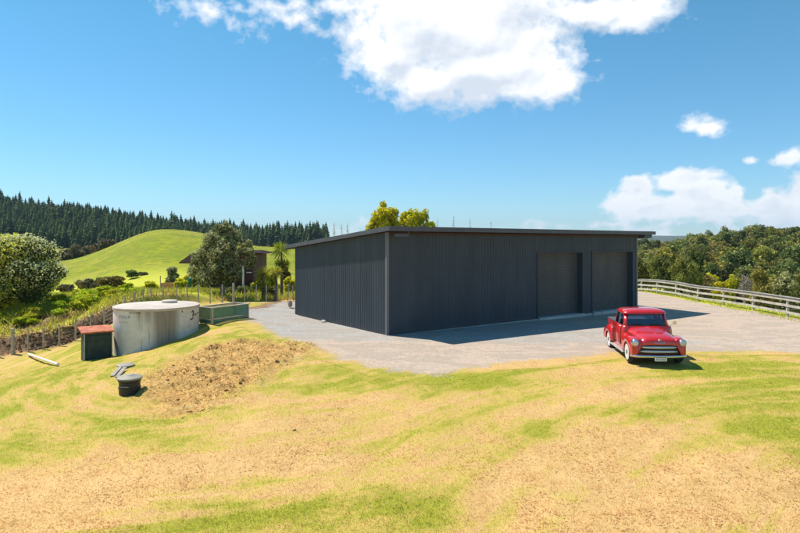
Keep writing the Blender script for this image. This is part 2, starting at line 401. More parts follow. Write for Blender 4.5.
TRK=[[hit_far(*p) for p in [(82,262),(100,268),(125,274),(160,281)]],[hit_far(*p) for p in [(108,259),(120,266),(140,273),(165,278)]]]
def axis(lo,hi,step,far_lo,far_hi,gr=1.045):
    a=list(np.arange(lo,hi+1e-6,step)); s=step; v=hi
    while v<far_hi: s*=gr; v+=s; a.append(v)
    s=step; v=lo; b=[]
    while v>far_lo: s*=gr; v-=s; b.append(v)
    return np.array(b[::-1]+a)
M['ground']=ground_mat(); M['blade']=ground_mat(True)
gx=axis(-21,23,.14,-4000,6000,1.04); gy=axis(7,37,.14,-600,7000,1.03)
GX,GY=np.meshgrid(gx,gy); GZ=height(GX,GY)
# drop the ground a little under the shed slab
cov,tone=masks(GX.ravel(),GY.ravel(),GZ.ravel())
nx,ny=len(gx),len(gy); idx=np.arange(nx*ny).reshape(ny,nx)
faces=np.stack([idx[:-1,:-1],idx[:-1,1:],idx[1:,1:],idx[1:,:-1]],-1).reshape(-1,4)
V=np.stack([GX.ravel(),GY.ravel(),GZ.ravel()],-1)
gro=np_mesh('ground',V,faces,{'cover':cov,'tone':tone},M['ground'],smooth=True)
tag(gro,kind='structure')
# gravel yard: its own sheet just over the ground
gv=cov[:,0].reshape(ny,nx)+.05*fbm(GX,GY,.9,4)
fm=((gv[:-1,:-1]+gv[1:,1:]+gv[:-1,1:]+gv[1:,:-1])/4>.07).ravel()
ff=faces[fm]; used,inv=np.unique(ff,return_inverse=True); Vg=V[used].copy(); Vg[:,2]+=.006
covg=cov[used].copy(); 
gy_o=np_mesh('gravel_yard',Vg,inv.reshape(-1,4),{'cover':covg,'tone':tone[used]},M['ground'],smooth=True)
tag(gy_o,kind='structure')
print('ground',nx,ny,nx*ny)

# ------------------------------------------------------------------ grass and clods
def blades(name,X,Y,h,wd,label,lean=.5,mat=None,tri=True):
    n=len(X); Z=height(X,Y); th=rng.random(n)*2*np.pi; H=h*(.5+rng.random(n)); Wd=wd*(.6+.8*rng.random(n))
    ln=(rng.random(n)*lean+.1)*H; la=rng.random(n)*2*np.pi
    dx=np.cos(th)*Wd/2; dy=np.sin(th)*Wd/2
    v=np.zeros((n,3,3)); v[:,0]=np.stack([X-dx,Y-dy,Z-.01],-1); v[:,1]=np.stack([X+dx,Y+dy,Z-.01],-1)
    v[:,2]=np.stack([X+np.cos(la)*ln,Y+np.sin(la)*ln,Z+H],-1)
    c,t=masks(X,Y,Z); tn=rng.random(n); tint=np.stack([tn,tn,tn,tn],-1)
    o=np_mesh(name,v.reshape(-1,3),np.arange(n*3).reshape(n,3),{'cover':np.repeat(c,3,0),'tone':np.repeat(t,3,0),'tint':np.repeat(tint,3,0)},mat or M['blade'])
    tag(o,label,'grass',kind='stuff'); return o
n=420000
d=7.5*(26/7.5)**rng.random(n); a=(rng.random(n)*2-1)*.78; X=a*d; Y=d
k=(cov_g:=pad_mask(X,Y)+.35*fbm(X,Y,1.1,3))<.5; X,Y=X[k],Y[k]; gsel=masks(X,Y,None)[0][:,1]; k=rng.random(len(X))<np.clip(.35+gsel*.6,.2,1); X,Y=X[k],Y[k]
k=fence_side(X,Y)<0; X,Y=X[k],Y[k]
blades('grass',X,Y,.030,.009,'short mown grass and dry clippings over the sloping lawn',1.4)
# long grass beyond the wire fence
n=110000; X=rng.uniform(-34,2,n); Y=rng.uniform(26,60,n); fs=fence_side(X,Y); k=(fs>.5)&(fbm(X,Y,.5,3)+.3*rng.random(n)>-.05); X,Y=X[k],Y[k]
hh=.16+.22*np.clip(fbm(X,Y,.6,2)+.4,0,1)
blades('long_grass',X,Y,hh*1.2,.05,'rank bright green grass on the bank beyond the wire fence',1.2)
n=5000; X=rng.uniform(20.7,24,n); Y=rng.uniform(24,60,n)
blades('verge_grass',X,Y,.14,.03,'green verge grass along the foot of the rail fence',1.0)

def clods(name,X,Y,size,mat,label,cat,flat=.55):
    n=len(X); base=np.array([(1,0,0),(-1,0,0),(0,1,0),(0,-1,0),(0,0,1),(0,0,-1)],float)
    fc=np.array([(0,2,4),(2,1,4),(1,3,4),(3,0,4),(2,0,5),(1,2,5),(3,1,5),(0,3,5)])
    Z=height(X,Y); sz=size*(.4+rng.random(n)**2*1.6)
    v=np.repeat(base[None],n,0)*(.6+.8*rng.random((n,6,1)))+rng.normal(0,.18,(n,6,3)); v[:,:,2]*=flat
    th=rng.random(n)*6.28; c,s=np.cos(th),np.sin(th); x=v[:,:,0]*c[:,None]-v[:,:,1]*s[:,None]; y=v[:,:,0]*s[:,None]+v[:,:,1]*c[:,None]
    v[:,:,0]=x*1.2; v[:,:,1]=y; v*=sz[:,None,None]; v+=np.stack([X,Y,Z],-1)[:,None,:]
    f=(fc[None]+(np.arange(n)*6)[:,None,None]).reshape(-1,3); tn=np.repeat(rng.random(n),6)
    o=np_mesh(name,v.reshape(-1,3),f,{'tint':np.stack([tn]*4,-1)},mat); tag(o,label,cat,kind='stuff'); return o
gq=N('dry_clods'); tq=gq.attr('tint'); gq.bsdf(gq.mix(gq.noise(gq.pos(),20,3),gq.mix(tq.outputs['Fac'],(.44,.24,.085,1),(.80,.52,.22,1)),(.55,.34,.13,1)),.95,spec=.1); M['clod']=gq.m
n=60000; X=rng.uniform(-12,-1,n); Y=rng.uniform(14,24,n); rm=rough_mask(X,Y)+.9*fbm(X,Y,.9,3); k=rng.random(n)<sstep(.25,1.2,rm)*.8; X,Y=X[k],Y[k]
def straw(name,X,Y,l0,l1,zm,label,mat='clod'):
    lump=np.clip(fbm(X,Y,2.2,3)*2+.5,0,1)
    n=len(X); Z=height(X,Y); th=rng.random(n)*6.283; Ls=l0+l1*rng.random(n)*lump; wd=.005+.008*rng.random(n)
    dx,dy=np.cos(th)*Ls,np.sin(th)*Ls; zz=.008+zm*rng.random(n)*lump
    v=np.zeros((n,3,3)); v[:,0]=np.stack([X-dy/Ls*wd,Y+dx/Ls*wd,Z],-1); v[:,1]=np.stack([X+dy/Ls*wd,Y-dx/Ls*wd,Z+.005],-1); v[:,2]=np.stack([X+dx,Y+dy,Z+zz],-1)
    tn=np.repeat(rng.random(n),3)
    o=np_mesh(name,v.reshape(-1,3),np.arange(n*3).reshape(n,3),{'tint':np.stack([tn]*4,-1)},M[mat]); tag(o,label,'straw',kind='stuff')
n=len(X); straw('cut_straw',X,Y,.05,.10,.07,'matted dry brown cut grass over the bank')
X0,Y0=X,Y
M['thatch']=leaf_mat('dry_thatch_straw',(.54,.35,.13,1),(.80,.55,.25,1),.6,.0,.05)
m_=65000; a1=rng.uniform(-.74,.74,m_); dd1=7.6*(20/7.6)**rng.random(m_); X1=a1*dd1; Y1=dd1; g0=masks(X1,Y1,None)[0][:,1]+.5*fbm(X1,Y1,1.1,3)
k=(pad_mask(X1,Y1)<.3)&(rng.random(m_)<sstep(.45,-.05,g0)); straw('dry_thatch',X1[k],Y1[k],.02,.05,.018,'thin dry thatch raked over the bare straw-coloured lawn','thatch')
X,Y=X0,Y0
sel=rng.random(n)<.05; clods('dry_clods',X[sel],Y[sel],.03,M['clod'],'rough dry brown clods in the cut grass bank','clods',.5)
n=9000; a1=rng.uniform(-.75,.75,n); d=8*(20/8)**rng.random(n); X=a1*d; Y=d; g0=masks(X,Y,None)[0][:,1]; k=(pad_mask(X,Y)<.3)&(rng.random(n)<sstep(.3,-.1,g0)); X,Y=X[k],Y[k]
clods('dry_clippings',X,Y,.012,M['clod'],'pale dry clippings lying on the bare patches of lawn','clippings',.4)
gq=N('gravel_stones'); tq=gq.attr('tint'); gq.bsdf(gq.mix(tq.outputs['Fac'],(.26,.235,.21,1),(.60,.54,.47,1)),.9,spec=.2); M['stone']=gq.m
n=46000; X=rng.uniform(-9,20,n); Y=rng.uniform(17,40,n); k=(pad_mask(X,Y)>.3)&(fbm(X,Y,.7,3)>-.12); X,Y=X[k],Y[k]
uu=(X-C0.x)*U.x+(Y-C0.y)*U.y; nn=(X-C0.x)*NRM.x+(Y-C0.y)*NRM.y; k=(nn>.05)|(uu<-.1)|(uu>18.6); X,Y=X[k],Y[k]
clods('gravel_stones',X,Y,.014,M['stone'],'loose grey and buff stones scattered over the gravel yard','gravel')
n=900; s=rng.random(n); i=rng.integers(0,6,n); X=np.array([FL[j][0]*(1-q)+FL[j+1][0]*q for j,q in zip(i,s)]); Y=np.array([FL[j][1]*(1-q)+FL[j+1][1]*q for j,q in zip(i,s)])+rng.random(n)*.7+.1
k=X<-15; gq=N('dark_clods'); gq.bsdf(gq.mix(gq.attr('tint').outputs['Fac'],(.05,.03,.018,1),(.26,.15,.08,1)),.95,spec=.1); M['dclod']=gq.m
clods('soil_clods',X[k],Y[k],.055,M['dclod'],'dark crumbly soil clods along the cut bank at the wire fence','soil')

# ------------------------------------------------------------------ foliage
def leafcloud(lobes,n,size,seed,shell=.55,tint_up=.5,flat=0):
    r=np.random.default_rng(seed); L=np.array(lobes,float); w=(L[:,3]*L[:,4]*L[:,5])**(2/3); w/=w.sum()
    li=r.choice(len(L),n,p=w); q=L[li]; d=r.normal(size=(n,3)); d/=np.linalg.norm(d,axis=1)[:,None]
    rad=(shell+(1-shell)*r.random(n)**.6)*(1+.10*r.normal(size=n))
    p=q[:,:3]+d*q[:,3:6]*rad[:,None]
    nr=d+r.normal(0,.75,(n,3)); nr/=np.linalg.norm(nr,axis=1)[:,None]
    t=np.cross(nr,r.normal(size=(n,3))); t/=np.linalg.norm(t,axis=1)[:,None]; b=np.cross(nr,t)
    s=size*(.5+r.random(n))[:,None]
    v=np.stack([p-t*s*.9,p-b*s*.45,p+t*s,p+b*s*.45],1)
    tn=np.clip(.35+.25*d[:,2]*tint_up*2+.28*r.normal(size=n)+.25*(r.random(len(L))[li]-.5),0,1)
    return v.reshape(-1,3),np.arange(4*n).reshape(n,4),np.repeat(tn,4)
def crown(name,lobes,n,size,mat,parent,seed,**k):
    v,f,t=leafcloud(lobes,n,size,seed,**k); return np_mesh(name,v,f,{'tint':np.stack([t]*4,-1)},mat,parent)
def lobes(r,nl,rx,ry,rz,cz,lr,seed):
    g=random.Random(seed); o=[(0,0,cz,rx*.62,ry*.62,rz*.62)]
    for i in range(nl):
        a=g.random()*6.28; e=g.uniform(-.55,1)*1.4; ce=math.cos(e); q=g.uniform(.62,.82)
        s=lr*g.uniform(.7,1.25); o.append((math.cos(a)*ce*rx*q,math.sin(a)*ce*ry*q,cz+math.sin(e)*rz*q,s*rx,s*ry,s*rz*.85))
    return o
def trunk(mb,h,r,spread,nl,seed,base=0):
    g=random.Random(seed); mb.tube([(0,0,-.3),(.03*h,0,h*.35),(0,.03*h,h*.7)],[r*1.25,r*.9,r*.55],7)
    for i in range(nl):
        a=i*2.4+g.random(); z=h*(.25+.4*i/nl); e=(math.cos(a)*spread*g.uniform(.6,1),math.sin(a)*spread*g.uniform(.6,1),z+h*g.uniform(.25,.45))
        mb.tube([(0,0,z),(e[0]*.5,e[1]*.5,(z+e[2])/2+.05*h),e],[r*.5,r*.33,r*.12],5)
    return mb
M['flowerleaf']=leaf_mat('dark_glossy_leaf',(.020,.040,.010,1),(.14,.17,.03,1),.2,.0)
M['blossom']=leaf_mat('cream_blossom',(.66,.58,.18,1),(.92,.88,.60,1),.4,.0)
M['yellowflush']=leaf_mat('yellow_flush',(.45,.44,.02,1),(.85,.76,.08,1),.4,.0)
M['olive']=leaf_mat('olive_leaf',(.05,.078,.016,1),(.66,.66,.30,1),.35,.0)
M['lime']=leaf_mat('lime_leaf',(.24,.27,.006,1),(.98,.84,.03,1),.5,.1)
M['bush1']=leaf_mat('bush_leaf',(.09,.105,.016,1),(.50,.44,.08,1),.32,.7)
M['bush2']=leaf_mat('bush_dark_leaf',(.055,.08,.016,1),(.32,.33,.075,1),.3,.6)
M['bush3']=leaf_mat('bush_brown_leaf',(.13,.095,.03,1),(.52,.38,.13,1),.3,.6)
M['pine']=leaf_mat('pine_needle',(.022,.048,.014,1),(.115,.165,.045,1),.22,.8,.04)
M['palm']=leaf_mat('cabbage_leaf',(.07,.11,.01,1),(.52,.50,.05,1),.35,.15)
M['scrub']=leaf_mat('scrub_leaf',(.06,.062,.022,1),(.30,.25,.11,1),.15,.5)
M['rust']=leaf_mat('rusty_leaf',(.11,.08,.015,1),(.42,.30,.07,1),.25,.2)
M['twig']=leaf_mat('grey_twig',(.20,.16,.15,1),(.42,.35,.34,1),.0,.1)

# big flowering tree, far left
p=P(22,318,34.5); z=hz(p.x,p.y)
t=empty('flowering_tree',(p.x,p.y,z)); tag(t,'large round dark tree covered in cream blossom on the bank at the far left','tree')
trunk(MB(),2.6,.24,1.6,7,1).build('trunk',M['bark'],t)
lb=lobes(0,26,2.75,2.6,2.25,1.75,.32,3); crown('crown',lb,21000,.085,M['flowerleaf'],t,4,shell=.5)
lu=[q for q in lb if q[2]>1.7 or (q[0]<.4 and q[2]>1.0)]; lu=[(a,b,c+.08,d*1.12,e*1.12,f*1.12) for a,b,c,d,e,f in lu]
crown('blossom',lu,12500,.062,M['blossom'],t,5,shell=.93,tint_up=.2)
ll=[q for q in lu if q[0]<.2]; crown('new_leaves',ll,7500,.075,M['yellowflush'],t,6,shell=.93)
# olive tree before the barn
p=P(222,297,40); z=hz(p.x,p.y)
t=empty('olive_green_tree',(p.x,p.y,z)); tag(t,'bushy grey-green tree with pale leaf clumps standing before the maroon barn','tree')
trunk(MB(),3.6,.16,1.3,8,2).build('trunk',M['greybark'],t)
lb=[(0,0,2.3,1.3,1.2,1.6),(-.1,0,3.9,.75,.7,.8),(.15,0,4.55,.35,.35,.5)]+[(math.cos(a)*q,math.sin(a)*q*.9,zz,s,s,s*.9) for a,q,zz,s in
    [(0,1.6,3.05,.62),(.1,1.75,2.2,.6),(3.1,1.45,2.5,.75),(3.3,1.65,1.6,.7),(2.6,1.2,3.5,.55),(.6,1.0,3.7,.6),(-1.5,1.1,2.9,.7),(-1.4,1.2,1.8,.75),(-.8,1.3,1.4,.7),(-2.3,1.3,1.2,.7),(1.5,1.1,2.5,.8),(-2.2,.8,3.9,.5),(-.7,.9,3.4,.5),(-.2,2.0,2.9,.35),(3.0,2.0,2.1,.35),(.3,.6,4.3,.35),(-1.1,1.3,2.3,.4)]]
gg=random.Random(4); lb2=[]
for (a_,b_,c_,d_,e_,f_) in lb:
    for k_ in range(4 if d_<1 else 10):
        v_=Vector((gg.gauss(0,1),gg.gauss(0,1),gg.gauss(.2,1))).normalized()*.85; s_=d_*gg.uniform(.32,.5) if d_<1 else gg.uniform(.3,.5); lb2.append((a_+v_.x*d_,b_+v_.y*e_,c_+v_.z*f_,s_,s_,s_*1.1))
lb=[(a_,b_,c_,d_*.85,e_*.85,f_*.85) for a_,b_,c_,d_,e_,f_ in lb]+lb2
crown('crown',lb,19000,.085,M['olive'],t,8,shell=.65)
# lime trees behind the shed
for (px,pt,wd,lab,sd) in [(386,200.5,42,'rounded yellow-green tree above the shed roof, the taller left one',21),(415,203.5,44,'rounded yellow-green tree above the shed roof, the lower right one',22)]:
    dd=52; x=(px-400)/F*dd; top=CZ+(HY-pt)/F*dd; z=hz(x,dd); r=wd/F*dd/2; 
    t=empty('yellow_green_tree',(x,dd+(sd-21)*1.2,z)); tag(t,lab,'tree',group='yellow-green trees behind the shed')
    hgt=top-z; trunk(MB(),hgt*.85,.2,r*.8,7,sd).build('trunk',M['bark'],t)
    lb=lobes(0,30,r*1.02,r,hgt*.36,hgt*.62,.24,sd); lb=[(a_,b_,c_+random.uniform(-.25,.25),d_*random.uniform(.7,1.3),e_,f_*random.uniform(.8,1.3)) for a_,b_,c_,d_,e_,f_ in lb]; crown('crown',lb,11000,.12,M['lime'],t,sd,shell=.4)
# bare tips of saplings behind the shed
def sapling(seed,h):
    g=random.Random(seed); mb=MB(); mb.tube([(0,0,-.2),(.05,0,h*.5),(.1,0,h*.8),(0,0,h)],[.05,.03,.012,.004],5)
    for i in range(26):
        z=h*(.3+.68*i/26); a=g.random()*6.28; l=.5*(1.05-z/h)+.12; mb.tube([(0,0,z),(math.cos(a)*l*.6,math.sin(a)*l*.6,z+l*.8)],[.012,.005],3)
    return mb
M['tipleaf']=leaf_mat('poplar_leaf',(.10,.12,.06,1),(.28,.28,.15,1),.3,.2)
for i,(px,pt,side) in enumerate([(334,222,'left of the yellow-green trees, tallest of three'),(341.5,224,'left of the yellow-green trees, middle of three'),(347.5,223,'left of the yellow-green trees, nearest them'),
        (437.5,217.5,'close right of the yellow-green trees'),(453.5,216,'tallest above the middle'),(470,219,'right of the tallest one above the middle'),(491,221,'above the roof, nearest the doors')]):
    dd=56+i; x=(px-400)/F*dd; z=hz(x,dd); h=CZ+(HY-pt)/F*dd-z
    t=empty('sapling',(x,dd,z)); tag(t,'slender sapling tip over the shed roof, '+side,'tree',group='saplings behind the shed')
    sapling(i,h).build('trunk',M['bark'],t)
    lb=[(0,0,h*.35+k*h*.1,.34*(1-k*.12),.34*(1-k*.12),h*.07) for k in range(7)]; crown('crown',lb,260,.06,M['tipleaf'],t,30+i,shell=.2)
# cabbage trees
def cabbage(name,px,pbase,ptop,dd,heads,lab,seed):
    x=(px-400)/F*dd; z=hz(x,dd); top=CZ+(HY-ptop)/F*dd; h=top-z; r=random.Random(seed)
    t=empty(name,(x,dd,z)); tag(t,lab,'cabbage tree',group='cabbage trees by the wire fence')
    mb=MB(); vs=[];ts=[]
    mb.tube([(0,0,-.2),(.02,0,h*.5),(0,0,h*.72)],[.13,.09,.08],7)
    for (hx,hzz,hr) in heads:
        c=Vector((hx,r.uniform(-.2,.2),h*hzz)); mb.tube([(0,0,h*.45),(hx*.6,0,h*(.45+hzz)*.5),c],[.07,.06,.05],6)
        for i in range(130):
            dv=Vector((r.gauss(0,1),r.gauss(0,1),r.gauss(.35,.9))).normalized(); L=hr*r.uniform(.75,1.1)
            sd=dv.cross(Vector((r.random(),r.random(),r.random()))).normalized()*.035
            mid=c+dv*L*.6; end=c+dv*L+Vector((0,0,-.28*L*(1-abs(dv.z))))
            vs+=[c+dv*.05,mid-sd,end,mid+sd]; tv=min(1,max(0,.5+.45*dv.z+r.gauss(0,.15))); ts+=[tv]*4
    mb.build('trunk',M['bark'],t,smooth=True)
    V_=np.array([tuple(q) for q in vs]); T_=np.array(ts); np_mesh('crown',V_,np.arange(len(V_)).reshape(-1,4),{'tint':np.stack([T_]*4,-1)},M['palm'],t)
cabbage('cabbage_tree',281.5,290,241,42,[(0,.83,.85),(.25,.6,.45),(-.2,.62,.4)],'tallest cabbage tree with a spiky yellow-green head left of the shed',1)
cabbage('cabbage_tree',263,294,263,40,[(0,.66,.75),(-.25,.4,.5),(.15,.35,.5)],'dark shaggy cabbage tree between the maroon barn and the tallest cabbage tree',2)
cabbage('cabbage_tree',276,297,266,39,[(0,.8,.62)],'small bright cabbage tree in front of the tallest cabbage tree',3)

def shrub(name,px,pbase,ptop,wpx,dd,mat,lab,cat='shrub',n=1500,size=.12,seed=1,nl=9,group=None,bark='bark',shell=.5,flowers=None):
    x=(px-400)/F*dd; z=hz(x,dd); top=CZ+(HY-ptop)/F*dd; h=max(top-z,.4); r=wpx/F*dd/2
    t=empty(name,(x,dd,z)); tag(t,lab,cat,group)
    trunk(MB(),h*.7,max(.03,h*.03),r*.7,5,seed).build('trunk',M[bark],t)
    crown('crown',lobes(0,nl,r,r*.9,h*.47,h*.5,.4,seed),n,size,M[mat],t,seed,shell=shell)
    return t
# shrubs below the green hill
shrub('rusty_shrub',113,296,276,32,58,'rust','rusty orange-green rounded shrub behind the concrete tank','shrub',2600,.13,11)
shrub('dark_shrub',86,296,278,24,60,'scrub','low dark shrub left of the rusty orange shrub','shrub',1400,.14,12)
shrub('dark_shrub',101,290,277,12,64,'bush2','small dark green shrub between the low dark shrub and the rusty shrub','shrub',700,.14,17)
shrub('round_bush',131.5,287,270,14,80,'bush2','small dark ball-shaped bush alone on the green hill','shrub',1500,.15,13)
shrub('brown_bush',142,286,276,10,82,'scrub','small brown bush right beside the ball-shaped dark bush','shrub',700,.15,14)
shrub('flax_bush',172,292,267,17,50,'olive','spiky pale-leaved bush behind the orange planter box','shrub',1500,.13,15)
shrub('leafy_shrub',186,296,275,14,47,'lime','yellow-green shrub between the planter box and the barn','shrub',900,.12,16)
shrub('low_scrub',66,300,284,18,52,'scrub','low brown scrub right of the flowering tree','shrub',900,.13,18)
shrub('hedge_shrub',197,297,283,12,44,'bush2','dark green shrub at the left corner of the maroon barn','shrub',1000,.12,19)
shrub('hedge_shrub',240,300,286,26,43,'bush2','dark clipped shrub under the right side of the grey-green tree','shrub',1200,.12,20)
shrub('golden_shrub',296,292,280,16,46,'lime','low golden shrub at the back corner of the shed','shrub',900,.12,23)
for i,(px,pb_,pt_,w_,d_,mt,lab) in enumerate([(150,297,281,14,48,'lime','bright shrub behind the tank, left of the planter box'),(181,297,278,12,45,'lime','bright shrub between the planter box and the teal drum'),
    (203,299,284,14,43,'lime','low bright shrub under the left side of the grey-green tree'),(256,298,281,12,44,'lime','bright shrub under the right corner of the barn'),(270,300,286,14,41,'bush1','olive shrub at the foot of the dark cabbage tree'),
    (290,297,277,12,45,'lime','bright shrub between the tallest cabbage tree and the shed'),(138,299,288,16,47,'bush1','low olive shrub behind the left half of the tank'),(122,300,290,14,49,'lime','low bright shrub behind the left edge of the tank'),
    (228,301,289,16,42,'bush2','dark shrub in front of the grey-green tree trunk'),(286,291,266,10,52,'bush1','olive bush behind the tallest cabbage tree'),(162,298,289,12,44,'bush1','low olive shrub in front of the planter box')]):
    shrub('leafy_shrub',px,pb_,pt_,w_,d_,mt,lab,'shrub',1500,.11,120+i,nl=12)
M['bankgreen']=leaf_mat('bank_green_leaf',(.22,.29,.008,1),(.78,.78,.04,1),.5,.25)
gq_=random.Random(9)
for i in range(34):
    px=gq_.uniform(-6,150); d_=gq_.uniform(30.8,40)+max(0,(px-60))*.05
    x=(px-400)/F*d_; fsd=float(fence_side(np.array([x]),np.array([d_]))[0])
    if fsd<1.0: continue
    zt=hz(x,d_); hh_=gq_.uniform(.35,.85); pt=HY+(CZ-(zt+hh_))*F/d_
    shrub('bank_shrub',px,0,pt,gq_.uniform(14,30),d_,'bankgreen','low bright green scrub mound on the bank behind the wire fence','shrub',1100,.10,200+i,nl=9,group='low green scrub on the bank',shell=.6)
shrub('tall_shrub',196,297,268,13,46,'bush1','upright olive-green shrub hiding the left end of the maroon barn','shrub',1800,.11,301)
shrub('tall_shrub',269,297,272,13,46,'bankgreen','upright bright green shrub right of the maroon barn','shrub',1800,.11,302)
# scrub line down the left edge of the hill
for i in range(15):
    f=i/14; px=112-52*f; pt=239+12*f+random.uniform(-3,3); dd=172+random.uniform(-5,10)
    x=(px-400)/F*dd; 
    shrub('scrub_tree',px,0,pt-1,14+random.random()*7,dd,'scrub' if i%3 else 'bush3','brownish scrub tree in the dark row between the pine forest and the green hill','tree',900,.32,40+i,group='scrub trees along the left edge of the green hill')
for i in range(9):
    f=i/8; px=66+40*f; dd=150; shrub('scrub_tree',px-8,0,262+6*(i%2)-10*f,13,dd+20,'bush2','brownish scrub tree in the dark row between the pine forest and the green hill','tree',700,.3,80+i,group='scrub trees along the left edge of the green hill')

# pines -------------------------------------------------------------
def pine_mesh(seed,h=1.0,tiers=11,per=7):
    g=np.random.default_rng(seed); vs=[];ts=[]
    for k in range(tiers):
        f=k/(tiers-1); z=.16+.80*f; R=.25*(1-f)**.7+.022
        for j in range(per):
            a=2*np.pi*(j+g.random())/per; r=R*g.uniform(.7,1.2); dz=-.40*r+g.normal(0,.012)
            w=.30*r+.012; c,s=np.cos(a),np.sin(a); tip=(c*r,s*r,z+dz+.02)
            vs+=[(0,0,z+.09),(c*r*.6-s*w,s*r*.6+c*w,z+dz*.4+.01),tip,(c*r*.6+s*w,s*r*.6-c*w,z+dz*.4+.01)]
            ts+=[np.clip(.3+.3*f+g.normal(0,.25),0,1)]*4
    vs+=[(0,0,.93),(.012,0,.95),(0,0,1.0),(-.012,0,.95)]; ts+=[.6]*4
    return np.array(vs),np.array(ts)
protos=[pine_mesh(s) for s in range(5)]
pts=[]
g=np.random.default_rng(5)
for yy in np.arange(330,520,4.6):
    for xx in np.arange(-.80*yy,(-.125 if yy>400 else -.30)*yy,4.1):
        x=xx+g.uniform(-1.7,1.7); y=yy+g.uniform(-2.2,2.2); pts.append((x,y))
pts=np.array(pts); pz=height(pts[:,0],pts[:,1]); 
k=(pts[:,1]<505)&(pts[:,0]>-385); pts,pz=pts[k],pz[k]; hs=g.uniform(9.5,12.5,len(pts))*(1+.16*g.normal(size=len(pts)))*(1+.5*fbm(pts[:,0],pts[:,1],.03,2)); kind=g.integers(0,5,len(pts))
# keep as individuals those on the skyline and along the front edge
sx=400+F*pts[:,0]/pts[:,1]; sy=HY-(pz+hs-CZ)/pts[:,1]*F
order=np.argsort(sy); bins={}; chosen=set()
for i in order:
    if sx[i]<-40 or sx[i]>320: continue
    b=int(sx[i]//2.5)
    if bins.get(b,0)<2: bins[b]=bins.get(b,0)+1; chosen.add(int(i))
    if len(chosen)>=280: break
pm=[]
for s,(v,t) in enumerate(protos):
    me=np_mesh('tmp',v,np.arange(len(v)).reshape(-1,4),{'tint':np.stack([t]*4,-1)},M['pine']).data; pm.append(me)
for o in [o for o in bpy.data.objects if o.name.startswith('tmp')]: bpy.data.objects.remove(o)
AV=[];AT=[]
for i in range(len(pts)):
    if i in chosen:
        o=bpy.data.objects.new('pine_tree',pm[kind[i]]); COL.objects.link(o); o.location=(pts[i,0],pts[i,1],pz[i]-.5); s=hs[i]; o.scale=(s*1.0,s*1.0,s); o.rotation_euler=(0,0,g.random()*6)
        tag(o,'dark pointed pine standing on the skyline of the plantation ridge','pine tree',group='pines along the plantation skyline')
    else:
        v,t=protos[kind[i]]; a=g.random()*6; c,s=np.cos(a),np.sin(a); q=v*hs[i]; q2=np.stack([q[:,0]*c-q[:,1]*s,q[:,0]*s+q[:,1]*c,q[:,2]],-1)+[pts[i,0],pts[i,1],pz[i]-.5]
        AV.append(q2); AT.append(np.clip(t+g.normal(0,.18),0,1))
AV=np.concatenate(AV); AT=np.concatenate(AT)
o=np_mesh('pine_forest',AV,np.arange(len(AV)).reshape(-1,4),{'tint':np.stack([AT]*4,-1)},M['pine']); tag(o,'dense dark pine plantation covering the hillside on the left','forest',kind='stuff')
print('pines',len(pts),len(chosen))

# native bush on the right -------------------------------------------------------------
bm_=[]
def bushproto(seed,mat,n,rx,rz,size,nl=11,trunk_=True):
    v,f,t=leafcloud(lobes(0,nl,rx,rx,rz,rz*1.15,.4,seed),n,size,seed,shell=.55)
    me=np_mesh('tmp',v,f,{'tint':np.stack([t]*4,-1)},M[mat]).data; return me
specs=[('bush1',2.6,2.6,'rounded olive-green tree'),('bush2',2.5,2.9,'dark green bushy tree'),('bush3',2.3,2.4,'brown-tinged scrubby tree'),('bush1',2.0,3.1,'tall narrow olive-green tree'),('bush2',1.9,3.5,'tall dark upright tree'),('lime',1.9,1.9,'small yellow-green shrubby tree')]
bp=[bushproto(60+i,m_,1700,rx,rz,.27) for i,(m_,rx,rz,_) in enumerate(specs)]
for o in [o for o in bpy.data.objects if o.name.startswith('tmp')]: bpy.data.objects.remove(o)
tb=trunk(MB(),4.5,.16,1.5,6,9); 
to=tb.build('trunk',M['greybark']); trunk_me=to.data; bpy.data.objects.remove(to)
g=np.random.default_rng(11); cand=[]
for yy in np.concatenate([np.arange(62,120,4.2),np.arange(120,270,6.0)]):
    st=4.0 if yy<120 else 5.2
    for xx in np.arange(max((.36)*yy,31),.9*yy,st):
        x=xx+g.uniform(-1.5,1.5); y=yy+g.uniform(-2,2)
        if y<84 and .50<x/y<.72: continue
        cand.append((x,y))
cand=np.array(cand); cz_=height(cand[:,0],cand[:,1])
near=cand[:,1]/1.0
vis=(400+F*cand[:,0]/cand[:,1]); 
print('bush cand',len(cand))
ordr=np.argsort(cand[:,1]+np.where((vis<632)|(vis>815),500,0))
BV=[];BT=[];cnt=0
for i in ordr:
    x,y=cand[i]; k=int(g.choice(6,p=[.3,.24,.17,.12,.12,.05])); s=g.uniform(.75,1.15)*(1.0 if y<120 else 1.22); rz=g.random()*6
    if y<90: s*=.8
    if cnt<255:
        r=empty('bush_tree',(x,y,cz_[i]),rz); r.scale=(s,s,s); tag(r,specs[k][3]+' in the native bush beyond the rail fence','tree',group='native bush trees beyond the rail fence')
        for nm,me in (('crown',bp[k]),('trunk',trunk_me)):
            c=bpy.data.objects.new(nm,me); COL.objects.link(c); c.parent=r
        cnt+=1
    else:
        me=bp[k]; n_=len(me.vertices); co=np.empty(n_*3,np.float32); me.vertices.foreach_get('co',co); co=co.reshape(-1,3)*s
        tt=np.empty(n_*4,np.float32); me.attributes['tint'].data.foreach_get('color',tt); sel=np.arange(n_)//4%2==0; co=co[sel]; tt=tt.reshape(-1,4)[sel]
        c,s_=np.cos(rz),np.sin(rz); co=np.stack([co[:,0]*c-co[:,1]*s_,co[:,0]*s_+co[:,1]*c,co[:,2]],-1)+[x,y,cz_[i]]; BV.append(co); BT.append(np.clip(tt+g.normal(0,.15),0,1))
